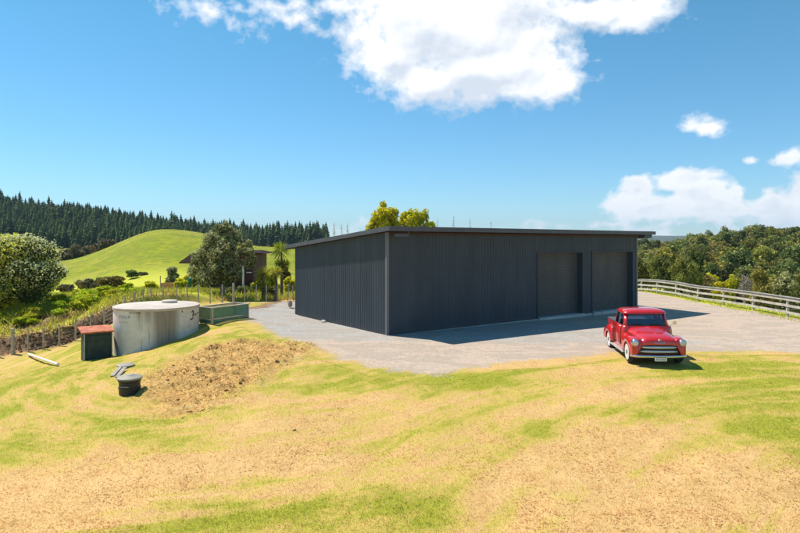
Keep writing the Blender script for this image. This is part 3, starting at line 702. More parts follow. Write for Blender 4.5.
if BV:
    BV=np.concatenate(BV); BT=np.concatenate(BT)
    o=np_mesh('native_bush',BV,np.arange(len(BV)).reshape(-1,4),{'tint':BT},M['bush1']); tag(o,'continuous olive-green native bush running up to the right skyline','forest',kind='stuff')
# shrubs just beyond the rail fence
shrub('yellow_shrub',722,298,281,18,66,'lime','low bright yellow-green shrub beyond the rail fence, left of the leafless grey shrub','shrub',2000,.12,91)
shrub('yellow_shrub',731,296,275,14,70,'lime','small yellow shrub behind the leafless grey shrub','shrub',1200,.12,92)
shrub('grey_twiggy_shrub',744,299,270,18,66,'twig','leafless lilac-grey twiggy shrub beyond the rail fence','shrub',1500,.07,93,bark='greybark',shell=.2)
shrub('rounded_green_bush',762,303,268,30,62,'bush1','large rounded golden-green bush beyond the rail fence, right of the leafless grey shrub','shrub',5000,.12,94)
shrub('pale_leafed_bush',786,306,271,26,58,'olive','pale-leaved bush beyond the rail fence near the right edge','shrub',3500,.12,95)
shrub('dark_bush',806,310,270,24,55,'bush2','dark bush beyond the rail fence at the right edge','shrub',2500,.12,96)
shrub('dark_low_shrub',711,295,284,14,68,'bush2','dark low shrub beyond the rail fence, left of the yellow shrubs','shrub',1000,.12,97)

# ================================================================== BUILT THINGS
# ------------------------------------------------------------------ shed
def steel(name,c,rough=.55):
    g=N(name); pos=g.obj(); st=g.n('ShaderNodeMapping',i_Vector=pos); st.inputs['Scale'].default_value=(1.2,1.2,.25)
    nz=g.noise(st.outputs[0],1.3,5,.6); nf=g.noise(pos,9,5,.65)
    a=tuple(x*.86 for x in c)+(1,); b=tuple(x*1.14 for x in c)+(1,)
    col=g.mix(g.ramp(nz,.3,.7),a,b)
    sp=g.n('ShaderNodeSeparateXYZ',i_0=pos)
    sh_n=g.n('ShaderNodeTexWhiteNoise',noise_dimensions='1D'); g.l(g.math('FLOOR',g.math('DIVIDE',g.math('ADD',sp.outputs[0],g.math('MULTIPLY',sp.outputs[1],1.37)),.762)),sh_n.inputs['W']); col=g.mix(g.math('MULTIPLY',sh_n.outputs[0],.30),col,tuple(x*.72 for x in c)+(1,))
    dust=g.ramp(g.math('ADD',g.math('MULTIPLY',sp.outputs[2],-1.6),g.math('MULTIPLY',nf,.9)),-.25,.75)
    col=g.mix(g.math('MULTIPLY',dust,.28),col,(.20,.165,.13,1))
    g.bsdf(col,g.ramp(nf,.3,.7,(rough-.06,)*3+(1,),(rough+.08,)*3+(1,)),.0,g.bump(g.noise(pos,2.2,3),.12,.02),spec=.22); return g.m
M['clad']=steel('charcoal_steel',(.060,.073,.088)); M['trim']=steel('slate_trim',(.095,.10,.12),.4); M['door']=steel('roller_steel',(.120,.114,.106),.5)
M['dark']=simple('dark_timber',(.055,.032,.026,1),.8); M['conc']=simple('concrete',(.50,.48,.44,1),.9,var=.2,scale=2,bump=.3)  # very dark brown timber for eave lining and head trim
M['corner']=steel('corner_flash',(.17,.175,.185),.35)
sh=empty('steel_shed',(C0.x,C0.y,0),math.atan2(U.y,U.x)); tag(sh,'large charcoal ribbed steel shed with a low skillion roof and two roller doors','shed')
L_,Dp=18.4,8.97; ZF,ZB=4.42,3.69            # local: x along the front, y to the back
def ztop(y): return ZF+(ZB-ZF)*y/Dp
def ribwall(a,b,zb,zt,off,flip=1,pitch=.19):
    """trapezoid-rib sheet from a to b (xy), rib to the outside"""
    a=Vector(a+(0,)) if len(a)==2 else a; b=Vector(b+(0,)); d=(b-a); Ln=d.length; d/=Ln; n=Vector((d.y,-d.x,0))*flip
    prof=[]; s=0
    while s<Ln-1e-6:
        for q,o in ((0,0),(.055,0),(.065,.005),(.08,.005),(.09,0),(.125,0),(.138,.016),(.165,.016),(.178,0)):
            if s+q<=Ln: prof.append((s+q,o))
        s+=pitch
    prof.append((Ln,0))
    mb=MB(); lo=[];hi=[]
    for q,o in prof:
        p=a+d*q+n*(off+o); lo.append((p.x,p.y,zb)); hi.append((p.x,p.y,zt(p) if callable(zt) else zt))
    mb.loft([lo,hi]); return mb
D=[(9.51,13.13),(14.05,17.9)]; DH=3.42
f=MB()
for a,b,zb in [(0.08,D[0][0],-.02),(D[0][0],D[0][1],DH),(D[0][1],D[1][0],-.02),(D[1][0],D[1][1],DH),(D[1][1],L_-.08,-.02)]:
    w=ribwall((a,0),(b,0),zb,ZF,0); f.add(w.v,w.f)
f.build('front_wall',M['clad'],sh)
ribwall((0,Dp),(0,0.08),-.02,lambda p:ztop(p.y),0).build('side_wall',M['clad'],sh)
ribwall((L_,0.08),(L_,Dp),-.02,lambda p:ztop(p.y),0).build('side_wall',M['clad'],sh)
ribwall((L_,Dp),(0,Dp),-.02,ZB,0).build('rear_wall',M['clad'],sh)
MB().box(-.035,-.035,-.02,.09,.09,ZF-.01).box(L_-.09,-.035,-.02,L_+.035,.09,ZF-.01).build('corner_flashing',M['corner'],sh,bevel=.008)
MB().box(-.06,-.03,-.6,L_+.06,Dp+.03,-.004).build('floor_slab',M['conc'],sh)
for a,b in D:
    d=MB(); lo=[];n_=0; secs=[]
    z=.06
    pr=[]
    while z<DH+.1: pr+= [(z,.0),(z+.03,.026),(z+.05,.026),(z+.08,0)]; z+=.088
    pr=[(q,o) for q,o in pr if q<DH+.05]
    d.loft([[(a+.0,.33-o,q) for q,o in pr],[(b,.33-o,q) for q,o in pr]])
    dr=d.build('roller_door',M['door'],sh)
    MB().box(a+.02,.28,-.003,b-.02,.35,.075).build('bottom_rail',M['trim'],dr)
    MB().box(a-.07,-.05,0,a+.003,.36,DH).box(b-.003,-.05,0,b+.07,.36,DH).box(a-.07,-.05,DH+.002,b+.07,.36,DH+.07).build('door_frame',M['clad'],sh)
    MB().box(a-.03,-.16,-.5,b+.03,.55,.045).build('door_sill',M['conc'],sh,bevel=.01)
# roof
x0,x1,y0,y1=-.28,L_+1.0,-.6,Dp+.62
def rz(y): return ztop(y)
r=MB(); prof=[]; s=x0
while s<x1: 
    for q,o in ((0,0),(.5,0),(.53,.04),(.57,.04),(.6,0)):
        if s+q<x1: prof.append((s+q,o))
    s+=.6
prof.append((x1,0)); r.loft([[(x,y0,rz(y0)+.14+o*.8) for x,o in prof],[(x,y1,rz(y1)+.14+o*.8) for x,o in prof]])
r.build('roof',M['clad'],sh)
def slab(mb,xa,xb,ya,yb,za,zb): 
    return mb.add([(xa,ya,rz(ya)+za),(xb,ya,rz(ya)+za),(xb,yb,rz(yb)+za),(xa,yb,rz(yb)+za),(xa,ya,rz(ya)+zb),(xb,ya,rz(ya)+zb),(xb,yb,rz(yb)+zb),(xa,yb,rz(yb)+zb)],
        [(0,3,2,1),(4,5,6,7),(0,1,5,4),(1,2,6,5),(2,3,7,6),(3,0,4,7)])
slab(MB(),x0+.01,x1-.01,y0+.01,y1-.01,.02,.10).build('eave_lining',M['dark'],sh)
fa=MB(); slab(fa,x0-.02,x1+.02,y0-.02,y0+.012,-.02,.185); fa.build('fascia',M['trim'],sh,bevel=.006)
for xa,xb in ((x0-.02,x0+.012),(x1-.012,x1+.02)):
    q=MB(); slab(q,xa,xb,y0+.014,y1+.02,-.0,.19); q.build('barge_board',M['trim'],sh,bevel=.006)
MB().box(x0,y1+.0,rz(y1)-.03,x1,y1+.13,rz(y1)+.1).build('gutter',M['trim'],sh)
# purlin ends / side beam under the right overhang, bracket at the front corner
q=MB(); slab(q,L_+.03,L_+.80,-.50,-.02,-.20,.018); slab(q,L_+.03,L_+.80,.0,Dp,-.12,.018); q.build('overhang_beam',M['clad'],sh)
MB().box(.10,-.50,ZF-.20,.80,-.42,ZF-.08).box(.76,-.50,ZF-.08,.80,-.42,ZF+.05).build('spout',M['trim'],sh)
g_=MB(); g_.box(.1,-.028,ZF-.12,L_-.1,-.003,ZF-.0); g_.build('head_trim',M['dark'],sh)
fx=W(-.35,-4.9); st_=clods('temp',np.array([fx.x]),np.array([fx.y]),.1,M['conc'],None,None); bpy.data.objects.remove(st_)

# loose white stones by the left wall, stone post near back corner
for i,(a,b,lab) in enumerate([(323.5,322.5,'small pale rock beside the foot of the shed side wall')]):
    x,y=hit(a,b); bmk=bmesh.new(); bmesh.ops.create_icosphere(bmk,subdivisions=3,radius=.13)
    for v in bmk.verts: v.co*=1+.35*mnoise.noise(v.co*7); v.co.z*=.6
    me=bpy.data.meshes.new('rock'); bmk.to_mesh(me); bmk.free(); o=link('rock',me,M['conc'],smooth=True); o.location=(x,y,hz(x,y)+.05); tag(o,lab,'rock')
x,y=hit(291.5,308); bmk=bmesh.new(); bmesh.ops.create_icosphere(bmk,subdivisions=3,radius=.14)
for v in bmk.verts: v.co*=1+.3*mnoise.noise(v.co*5); v.co.z*=1.5
me=bpy.data.meshes.new('boulder'); bmk.to_mesh(me); bmk.free(); o=link('boulder',me,simple('pink_boulder',(.40,.30,.24,1),.9,var=.3,scale=4,bump=.3),smooth=True); o.location=(x-.1,y,hz(x,y)+.25); tag(o,'upright pinkish-grey boulder by the back corner of the shed','boulder')

# ------------------------------------------------------------------ concrete water tank
TX,TY,TR,TT=-11.0,26.9,1.8,1.165
def tankmat():
    g=N('tank_concrete'); p=g.obj(); sp=g.n('ShaderNodeSeparateXYZ',i_0=p)
    th=g.math('ARCTAN2',sp.outputs[1],sp.outputs[0])
    def comb(a,b): return g.n('ShaderNodeCombineXYZ',i_0=a,i_1=b).outputs[0]
    s1=g.noise(comb(g.math('MULTIPLY',th,5.5),g.math('MULTIPLY',sp.outputs[2],.22)),1.5,4,.6,.3)
    s2=g.noise(comb(g.math('MULTIPLY',th,16),g.math('MULTIPLY',sp.outputs[2],.4)),1.2,4,.6,.2)
    nz=g.noise(p,3,6,.65)
    c=g.mix(g.ramp(nz,.3,.7),(.62,.58,.53,1),(.79,.75,.69,1))
    # stained sector facing the yard
    def win(c0,w): return g.math('SUBTRACT',1,g.math('DIVIDE',g.math('ABSOLUTE',g.math('SUBTRACT',th,c0)),w),clamp=True)
    sect=g.ramp(win(-1.2,.55),.0,.3)
    zt=g.ramp(g.math('ADD',g.math('MULTIPLY',sp.outputs[2],.35),g.math('MULTIPLY',s2,.7)),-.65,.3)
    stn=g.math('MULTIPLY',g.ramp(s1,.28,.52),g.math('MULTIPLY',sect,zt)); 
    c=g.mix(g.math('MULTIPLY',stn,.75),c,(.25,.19,.145,1))
    wash=g.math('MULTIPLY',g.ramp(win(-.98,.36),0,.5),.9); c=g.mix(wash,c,(.31,.25,.20,1))
    tk=g.math('MULTIPLY',g.ramp(s2,.56,.66),g.math('MULTIPLY',sect,.6)); c=g.mix(tk,c,(.12,.10,.09,1))
    ring=g.math('MULTIPLY',g.ramp(g.math('ADD',sp.outputs[2],g.math('MULTIPLY',nz,.16)),-.05,.06),.45); c=g.mix(ring,c,(.30,.25,.21,1))
    g.bsdf(c,.9,normal=g.bump(g.noise(p,30,5),.25,.01),spec=.2); return g.m
M['tank']=tankmat()
M['tanktop']=simple('tank_lid_concrete',(.52,.45,.38,1),.9,var=.16,scale=1.6,bump=.3); M['marker']=simple('dark_marker',(.03,.03,.035,1),.8)
tk=empty('water_tank',(TX,TY,TT)); tag(tk,'round pale concrete water tank with brown run-off stains, half set into the slope','water tank')
MB().lathe([(TR,-2.9),(TR,-.10)],96).build('tank_wall',M['tank'],tk,smooth=True)
MB().lathe([(TR-.2,-.12),(TR+.035,-.12),(TR+.04,-.10),(TR+.035,-.02),(TR-.02,.0),(0,.06)],96).build('tank_roof',M['tanktop'],tk,smooth=True)
hx,hy=.35,.55
MB().lathe([(.34,.03),(.34,.12),(.31,.145),(0,.15)],32,c=(hx,hy,0)).build('hatch',M['tanktop'],tk,smooth=True)
def on_tank(th,z,r=TR+.006): return Vector((math.cos(th)*r,math.sin(th)*r,z))
def curved_text(txt,size,th0,z,name,mat,parent,shear=0):
    cu=bpy.data.curves.new(name,'FONT'); cu.body=txt; cu.size=size; cu.extrude=.002; cu.shear=shear; o=bpy.data.objects.new('t_',cu); COL.objects.link(o)
    dg=bpy.context.evaluated_depsgraph_get(); me=bpy.data.meshes.new_from_object(o.evaluated_get(dg)); bpy.data.objects.remove(o)
    bmx=bmesh.new(); bmx.from_mesh(me); bmesh.ops.subdivide_edges(bmx,edges=bmx.edges,cuts=1)
    for v in bmx.verts:
        q=on_tank(th0+v.co.x/TR,z+v.co.y,TR+.006+v.co.z); v.co=q
    bmx.to_mesh(me); bmx.free(); me.name=name; return link(name,me,mat,parent)
tha=math.atan2(P(117,310,25.5).y-TY,P(117,310,25.5).x-TX)
M['stencil']=simple('faded_stencil',(.24,.24,.25,1),.9)
try:
    # the tank's left side carries faded stencilling: two short illegible rows; right side a hand-painted scrawl
    m_=MB()
    for row,(zz,hh,ks) in enumerate([(-.42,.11,5),(-.62,.05,4)]):
        for k in range(ks):
            a0=tha+.10+k*.075
            for (u0,u1,v0,v1) in ((0,.012,0,1),(.012,.045,.85,1),(.035,.045,.2,.85),(.012,.04,.4,.52)) if k%2==0 else ((0,.045,.85,1),(.018,.03,0,.85),(.0,.045,0,.13)):
                m_.add([on_tank(a0+u0,zz+v0*hh),on_tank(a0+u1,zz+v0*hh),on_tank(a0+u1,zz+v1*hh),on_tank(a0+u0,zz+v1*hh)],[(0,1,2,3)])
    m_.build('stencil_marks',M['stencil'],tk)
    m_=MB(); th1=math.atan2(P(192,310,26.6).y-TY,P(192,310,26.6).x-TX)
    def stroke(pts,w): m_.tube([on_tank(th1+u,z,TR+.002) for u,z in pts],w,5)
    stroke([(-.10,-.30),(-.05,-.22),(-.02,-.32),(-.05,-.44),(-.04,-.56),(-.12,-.62),(-.15,-.56)],.028)
    stroke([(.0,-.46),(.04,-.40),(.07,-.48),(.10,-.40),(.14,-.46)],.016); stroke([(.16,-.42),(.20,-.36),(.26,-.40),(.32,-.36)],.014)
    stroke([(-.42,-.16),(-.40,-.24)],.02)
    m_.build('painted_scrawl',M['marker'],tk)
    m_=MB()
    for k in range(5): a0=tha+.42+k*.06; m_.tube([on_tank(a0,-.16,TR+.001),on_tank(a0+.03,-.20,TR+.001),on_tank(a0+.05,-.15,TR+.001)],.012,4)
    m_.build('rim_marks',M['marker'],tk)
except Exception as e: print('marks',e)

# ------------------------------------------------------------------ pump cabinet
M['rustred']=simple('rusty_red_iron',(.44,.125,.055,1),.8,var=.5,scale=5,bump=.3); M['dkgreen']=simple('dark_green_ply',(.016,.035,.030,1),.6,var=.6,scale=4); M['paleply']=simple('weathered_frame',(.33,.36,.33,1),.8,var=.3)
p=P(84.4,358.6,24.5); cb=empty('pump_cabinet',(p.x,p.y,hz(p.x+.5,p.y+.5)-.03),math.atan2(U.y,U.x)); tag(cb,'small dark green box cabinet with a rusty red lid beside the concrete tank','cabinet')
w,dd,hh=1.02,.95,1.12
MB().box(.05,.02,-.2,w,dd,hh).build('box_panels',M['dkgreen'],cb)
MB().box(-.02,-.02,-.2,.025,.05,hh+.0).build('corner_post',M['paleply'],cb); MB().box(-.0,.055,-.2,.02,dd,hh-.0).build('side_panel',M['dkgreen'],cb); MB().box(w+.003,-.02,-.2,w+.04,.05,hh).build('corner_post',M['paleply'],cb)
MB().box(.12,-.012,.05,w-.07,.017,hh-.1).build('door',M['dkgreen'],cb,bevel=.005)
lid=MB(); lid.add([(-.12,-.12,hh+.02),(w+.10,-.12,hh+.02),(w+.10,dd+.1,hh+.14),(-.12,dd+.1,hh+.14),(-.12,-.12,hh+.08),(w+.10,-.12,hh+.08),(w+.10,dd+.1,hh+.20),(-.12,dd+.1,hh+.20)],[(0,3,2,1),(4,5,6,7),(0,1,5,4),(1,2,6,5),(2,3,7,6),(3,0,4,7)])
lid.build('lid',M['rustred'],cb,bevel=.01)

# ------------------------------------------------------------------ septic lids, planks, white pipe
M['lidg']=simple('grey_plastic_lid',(.30,.28,.22,1),.7,var=.2,scale=8); M['blackp']=simple('black_plastic',(.018,.018,.017,1),.45,var=.4)
rx_,ry_=hit(129.7,391.5); p=P(129.7,377.5,ry_); z0=P(0,393,ry_).z
sr=empty('tank_riser',(p.x,p.y,z0)); tag(sr,'black plastic riser with a domed grey lid at the foot of the dirt slope','manhole riser')
R_=.345; H_=p.z-z0
MB().lathe([(R_*.88,-.2),(R_*.88,H_*.30),(R_*.93,H_*.33),(R_*.93,H_*.42),(R_*.88,H_*.45),(R_*.88,H_*.75),(R_*.95,H_*.8),(R_*.95,H_-.02)],40).build('riser_ring',M['blackp'],sr,smooth=True)
MB().lathe([(R_*.9,H_-.04),(R_*1.06,H_-.03),(R_*1.06,H_+.015),(R_*.8,H_+.06),(R_*.4,H_+.085),(R_*.36,H_+.10),(0,H_+.11)],40).build('lid',M['lidg'],sr,smooth=True)
mb=MB(); mb.bar((-.12,-R_*.97,H_*.55),(.12,-R_*.97,H_*.55),.03); mb.build('handle',M['lidg'],sr)
x,y=hit(125.8,368.0); z1=hz(x,y)
s2=empty('tank_cover',(x,y,z1)); tag(s2,'low grey lid half sunk in grass in front of the concrete tank','manhole lid')
MB().lathe([(.28,-.25),(.28,.06),(.31,.07),(.31,.11),(.2,.15),(0,.17)],36).build('lid',M['lidg'],s2,smooth=True)
mb=MB(); mb.lathe([(.255,-.3),(.255,.055)],32); mb.build('riser_ring',M['blackp'],s2,smooth=True)
M['greyply']=simple('grey_timber',(.33,.30,.26,1),.85,var=.3,scale=6,bump=.3)
for i,(a,b,lab) in enumerate([((122,369),(112,377.5),'grey weathered plank leaning off the low lid, left one'),((125,371),(117,378.5),'grey weathered plank leaning off the low lid, right one')]):
    xa,ya=hit(*a); xb,yb=hit(*b); o=MB().bar((xa,ya,hz(xa,ya)+.12),(xb,yb,hz(xb,yb)+.03),.13,.04).build('plank',M['greyply'],bevel=.006); tag(o,lab,'plank',group='planks by the low lid')
M['pvc']=simple('white_pvc',(.78,.77,.74,1),.4,var=.06)
xa,ya=hit(28.5,356.5); xb,yb=hit(58,366.5)
mb=MB(); A_=Vector((xa,ya,hz(xa,ya)+.08)); B_=Vector((xb,yb,hz(xb,yb)+.08)); dv=(B_-A_).normalized()
mb.tube([A_,A_+(B_-A_)*.5,B_-dv*.12,B_-dv*.119,B_],[.05,.05,.05,.062,.062],20); o=mb.build('drain_pipe',M['pvc'],smooth=True); tag(o,'white plastic drain pipe lying on the lawn at the far left','pipe')

# ------------------------------------------------------------------ green mesh pen
M['paletim']=simple('pale_timber',(.52,.44,.36,1),.8,var=.25,scale=5,bump=.2)
g=N('green_shade_cloth'); p_=g.obj(); nz=g.noise(p_,6,4,.6); wv=g.n('ShaderNodeTexChecker',i_Vector=p_,i_Scale=70)
b=g.n('ShaderNodeBsdfPrincipled'); g.l(g.mix(nz,(.01,.16,.12,1),(.05,.30,.23,1)),b.inputs['Base Color']); b.inputs['Roughness'].default_value=.7
tr=g.n('ShaderNodeBsdfTransparent'); mx=g.n('ShaderNodeMixShader',i_0=.5,i_1=tr.outputs[0],i_2=b.outputs[0]); g.l(mx.outputs[0],g.out.inputs[0]); M['mesh']=g.m
a=P(211.5,321.5,27.6); b_=P(249,317,29.6); ang=math.atan2(b_.y-a.y,b_.x-a.x); Lp=math.hypot(b_.x-a.x,b_.y-a.y); zp=min(hz(a.x,a.y),hz(b_.x,b_.y))+.02
pn=empty('shade_cloth_pen',(a.x,a.y,zp),ang); tag(pn,'long low garden pen of pale timber wrapped in green shade cloth','pen')
Wp,Hp=1.0,.74
mb=MB(); mb.box(0,-.03,-.2,.09,.06,Hp); mb.build('corner_post',M['paletim'],pn)
for (x,y) in ((Lp-.06,0),(0,Wp-.06),(Lp-.06,Wp-.06)): MB().box(x,y,-.2,x+.06,y+.06,Hp).build('corner_post',M['paletim'],pn)
MB().box(-.03,-.05,Hp+.002,Lp+.03,.07,Hp+.045).box(-.03,Wp-.06,Hp+.002,Lp+.03,Wp+.03,Hp+.045).box(-.03,.073,Hp+.002,.07,Wp-.063,Hp+.045).box(Lp-.07,.073,Hp+.002,Lp+.03,Wp-.063,Hp+.045).build('top_rail',M['paletim'],pn)
MB().box(.095,-.012,0.02,Lp-.065,-.004,Hp-.0).build('mesh_panel',M['mesh'],pn); MB().box(.09,Wp-.02,0.02,Lp-.065,Wp-.012,Hp).build('mesh_panel',M['mesh'],pn)
MB().box(-.01,.065,0.02,-.002,Wp-.065,Hp).build('mesh_panel',M['mesh'],pn); MB().box(Lp-.01,.065,0.02,Lp-.002,Wp-.065,Hp).build('mesh_panel',M['mesh'],pn)
MB().box(.02,.0,-.15,Lp-.02,.03,.12).build('bottom_board',M['paletim'],pn)
mb=MB(); mb.box(.1,.1,-.1,Lp-.1,Wp-.1,.18); mb.build('soil_bed',simple('bed_soil',(.36,.24,.15,1),.9,var=.4,scale=5,bump=.5),pn)

# ------------------------------------------------------------------ wire fence with timber posts
M['post']=simple('weathered_post',(.40,.36,.30,1),.9,var=.3,scale=7,bump=.3); M['wire']=simple('galvanised_wire',(.35,.35,.34,1),.5,.6)
wf=empty('wire_fence',(0,0,0)); tag(wf,'post-and-wire farm fence curving behind the cabinet, tank and pen','fence')
seg=[Vector((x,y,0)) for x,y in FL]; tops=[]
def along(sv):
    for a,b in zip(seg[:-1],seg[1:]):
        l=(b-a).length
        if sv<=l: return a+(b-a)*(sv/l)
        sv-=l
    return seg[-1]
tot=sum((b-a).length for a,b in zip(seg[:-1],seg[1:])); s=0; i=0
first=(seg[1]-seg[0]).length; s=first%.72
while s<tot:
    p=along(s); z=hz(p.x,p.y); lean=Vector((random.uniform(-.09,.09),random.uniform(-.06,.06),0)); big=(i%9==0); h=1.12+random.uniform(-.08,.06)+(.1 if big else 0)
    mb=MB(); w=.15 if big else .06
    if big: mb.tube([p+Vector((0,0,z-.4)),p+Vector((0,0,z+h))+lean*.3],[.085,.075],8)
    else: mb.bar(p+Vector((0,0,z-.3)),p+Vector((0,0,z+h))+lean,w,.045)
    mb.build('post',M['post'],wf); tops.append((p,z,h)); s+=.72; i+=1
for k in range(5):
    mb=MB(); 
    for (p,z,h),(q,z2,h2) in zip(tops[:-1],tops[1:]): mb.bar(p+Vector((0,0,z+.18+k*.2)),q+Vector((0,0,z2+.18+k*.2)),.007)
    mb.build('wire',M['wire'],wf)

# ------------------------------------------------------------------ timber rail fence on the right
M['rail']=simple('bleached_rail',(.46,.42,.36,1),.85,var=.28,scale=2.5,bump=.25); M['railcap']=simple('grey_cap_rail',(.30,.28,.25,1),.85,var=.3,scale=3)
rf=empty('rail_fence',(0,0,0)); tag(rf,'long pale timber rail fence along the far side of the gravel yard','fence')
y=24.0; px_=[]
fxx=lambda y: 21.75-.55*sstep(32,52,np.array([y]))[0]+ (.0)
while y<68: px_.append((float(fxx(y)),y)); y+=3.15
rng2=random.Random(3)
for (x,y) in px_:
    z=hz(x,y); MB().box(x+.03,y-.06,z-.4,x+.15,y+.06,z+1.10).build('post',M['rail'],rf,bevel=.008)
for (x,y),(x2,y2) in zip(px_[:-1],px_[1:]):
    z,z2=hz(x,y),hz(x2,y2)
    for k,hh in enumerate((.28,.64,1.0)):
        mb=MB(); j=rng2.uniform(-.015,.015); mb.bar((x,y,z+hh+j),(x2,y2,z2+hh+j),.035,.135); mb.build('rail',M['rail'],rf)
    mb=MB(); mb.bar((x+.07,y,z+1.125),(x2+.07,y2,z2+1.125),.26,.045); mb.build('cap_rail',M['railcap'],rf)

# ------------------------------------------------------------------ maroon barn behind the tree
M['maroon']=simple('maroon_board',(.085,.018,.016,1),.7,var=.25,scale=2); M['brownroof']=simple('brown_roof_iron',(.035,.020,.016,1),.9,var=.3,scale=2,spec=.1); M['whitep']=simple('white_paint',(.75,.75,.73,1),.6,var=.06)
M['glassd']=simple('dark_window',(.02,.025,.03,1),.08,spec=.8)
bx=P(192,290,49).x; ex=P(253,290,49).x; byy=49; bz=hz((bx+ex)/2,byy)
bn=empty('maroon_barn',(bx,byy,bz)); tag(bn,'maroon barn with a dark brown roof and white posts behind the grey-green tree','barn')
Lb=ex-bx; hb=CZ+(HY-254)/F*49-bz
mb=MB(); mb.box(1.0,0,-.6,Lb,5,hb); mb.build('wall',M['maroon'],bn)
mb=MB(); mb.add([(.2,-.5,hb+.02),(Lb+.9,-.5,hb+.02),(Lb+.9,5.5,hb+.02),(.2,5.5,hb+.02),(.9,2.4,hb+.30),(Lb+.2,2.4,hb+.30),(.2,-.5,hb+.09),(Lb+.9,-.5,hb+.09)],[(0,3,2,1),(0,1,7,6),(6,7,5,4),(1,2,5,7),(2,3,4,5),(3,0,6,4)]); mb.build('roof',M['brownroof'],bn)
mb=MB(); mb.add([(-.75,-.9,hb-.75),(2.2,-.9,hb-.75),(2.2,.0,hb-.05),(-.1,.0,hb-.05),(-.75,-.9,hb-.67),(2.2,-.9,hb-.67),(2.2,.0,hb+.015),(-.1,.0,hb+.015)],[(0,3,2,1),(4,5,6,7),(0,1,5,4),(1,2,6,5),(2,3,7,6),(3,0,4,7)]); mb.build('verandah_roof',M['brownroof'],bn)
for x in (.05,.75,4.35,): MB().box(x,-.8,-.5,x+.13,-.67,hb-.72).build('post',M['whitep'],bn)
MB().box(4.5,-.03,1.35,Lb-.1,-.003,1.43).build('rail_trim',M['whitep'],bn)
wn=MB().box(1.6,-.04,.7,2.6,-.003,1.7).build('window',M['whitep'],bn); MB().box(1.68,-.06,.78,2.52,-.043,1.62).build('pane',M['glassd'],wn)
MB().box(.35,-.45,-.3,.55,-.3,1.0).build('white_panel',M['whitep'],bn)
# planter box and teal drum
M['orange']=simple('orange_timber',(.80,.36,.13,1),.8,var=.25,scale=3); M['teal']=simple('teal_plastic',(.015,.22,.19,1),.5)
x,y=P(161,294,46).x,46; z=hz(x,y)
pb=empty('planter_box',(x,y,z)); tag(pb,'orange-brown timber planter box with thin corner stakes behind the tank','planter box')
w_=P(175,0,46).x-x; mb=MB(); 
for k in range(4): mb.box(0,-.02,.02+k*.20,w_,.02,.02+k*.20+.185)
mb.box(0,.8,.0,w_,.84,.8); mb.box(-.0,.023,.0,.04,.797,.8); mb.box(w_-.04,.023,.0,w_,.797,.8); mb.build('boards',M['orange'],pb)
for x_ in (-.05,w_+.01): MB().box(x_,-.08,-.2,x_+.05,-.03,1.35).build('stake',M['post'],pb)
MB().box(.05,.03,0,w_-.05,.79,.7).build('soil',M['dclod'],pb)
x,y=P(189.5,291,47).x,47; z=hz(x,y); dm=empty('teal_drum',(x,y,z)); tag(dm,'small teal plastic drum at the left end of the maroon barn','drum')
MB().lathe([(.0,-.1),(.15,-.1),(.16,.0),(.16,.4),(.17,.42),(.16,.44),(.16,.75),(.14,.8),(.0,.82)],24,c=(0,0,.3)).build('drum_body',M['teal'],dm,smooth=True); MB().lathe([(.0,0),(.18,0),(.18,.24),(0,.24)],20,c=(0,0,-.05)).build('drum_stand',M['post'],dm)

# ================================================================== PICKUP TRUCK
def paint():
    g=N('red_truck_paint'); p=g.obj(); nz=g.noise(p,5,4,.6)
    g.bsdf(g.mix(nz,(.50,.010,.010,1),(.60,.016,.014,1)),.28,0,None,coat=1.0,spec=.5,Coat_Roughness=.06); return g.m
M['red']=paint(); M['redroof']=M['red']
M['chrome']=simple('chrome',(.58,.59,.62,1),.2,.9,var=.03); M['cream']=simple('cream_grille_bar',(.80,.78,.74,1),.28,.35,var=.03,coat=.5)
M['tyre']=simple('tyre_rubber',(.022,.022,.022,1),.85,var=.2,scale=10); M['black']=simple('black_trim',(.015,.015,.015,1),.6); M['whitew']=simple('whitewall',(.70,.69,.66,1),.6,var=.05)
M['shade_dash_red']=simple('front_shade_dash_red',(.10,.008,.010,1),.35,var=.1,coat=.6); M['vinyl']=simple('dark_seat_vinyl',(.10,.075,.06,1),.5); M['cover']=simple('charcoal_bed_cover',(.09,.085,.085,1),.55)  # front panel red is darkened to paint in its shade; dashboard shares it
M['amber']=simple('amber_lens',(.75,.20,.02,1),.2,coat=.5); M['lens']=simple('lamp_lens',(.55,.60,.66,1),.08,.3,coat=1); M['grey_step']=simple('grey_step_tread',(.42,.41,.40,1),.5,.2)
M['hub']=simple('dull_hub_metal',(.20,.20,.195,1),.5,.6)
M['plate']=simple('plate_white',(.78,.78,.76,1),.5)
g=N('window_glass'); tr=g.n('ShaderNodeBsdfTransparent',i_Color=(.62,.68,.72,1)); gl=g.n('ShaderNodeBsdfGlossy',i_Color=(.9,.95,1,1),i_Roughness=.02); fr=g.n('ShaderNodeFresnel',i_IOR=1.7)
mx=g.n('ShaderNodeMixShader',i_0=g.math('ADD',fr.outputs[0],.10,clamp=True),i_1=tr.outputs[0],i_2=gl.outputs[0]); g.l(mx.outputs[0],g.out.inputs[0]); M['glass']=g.m

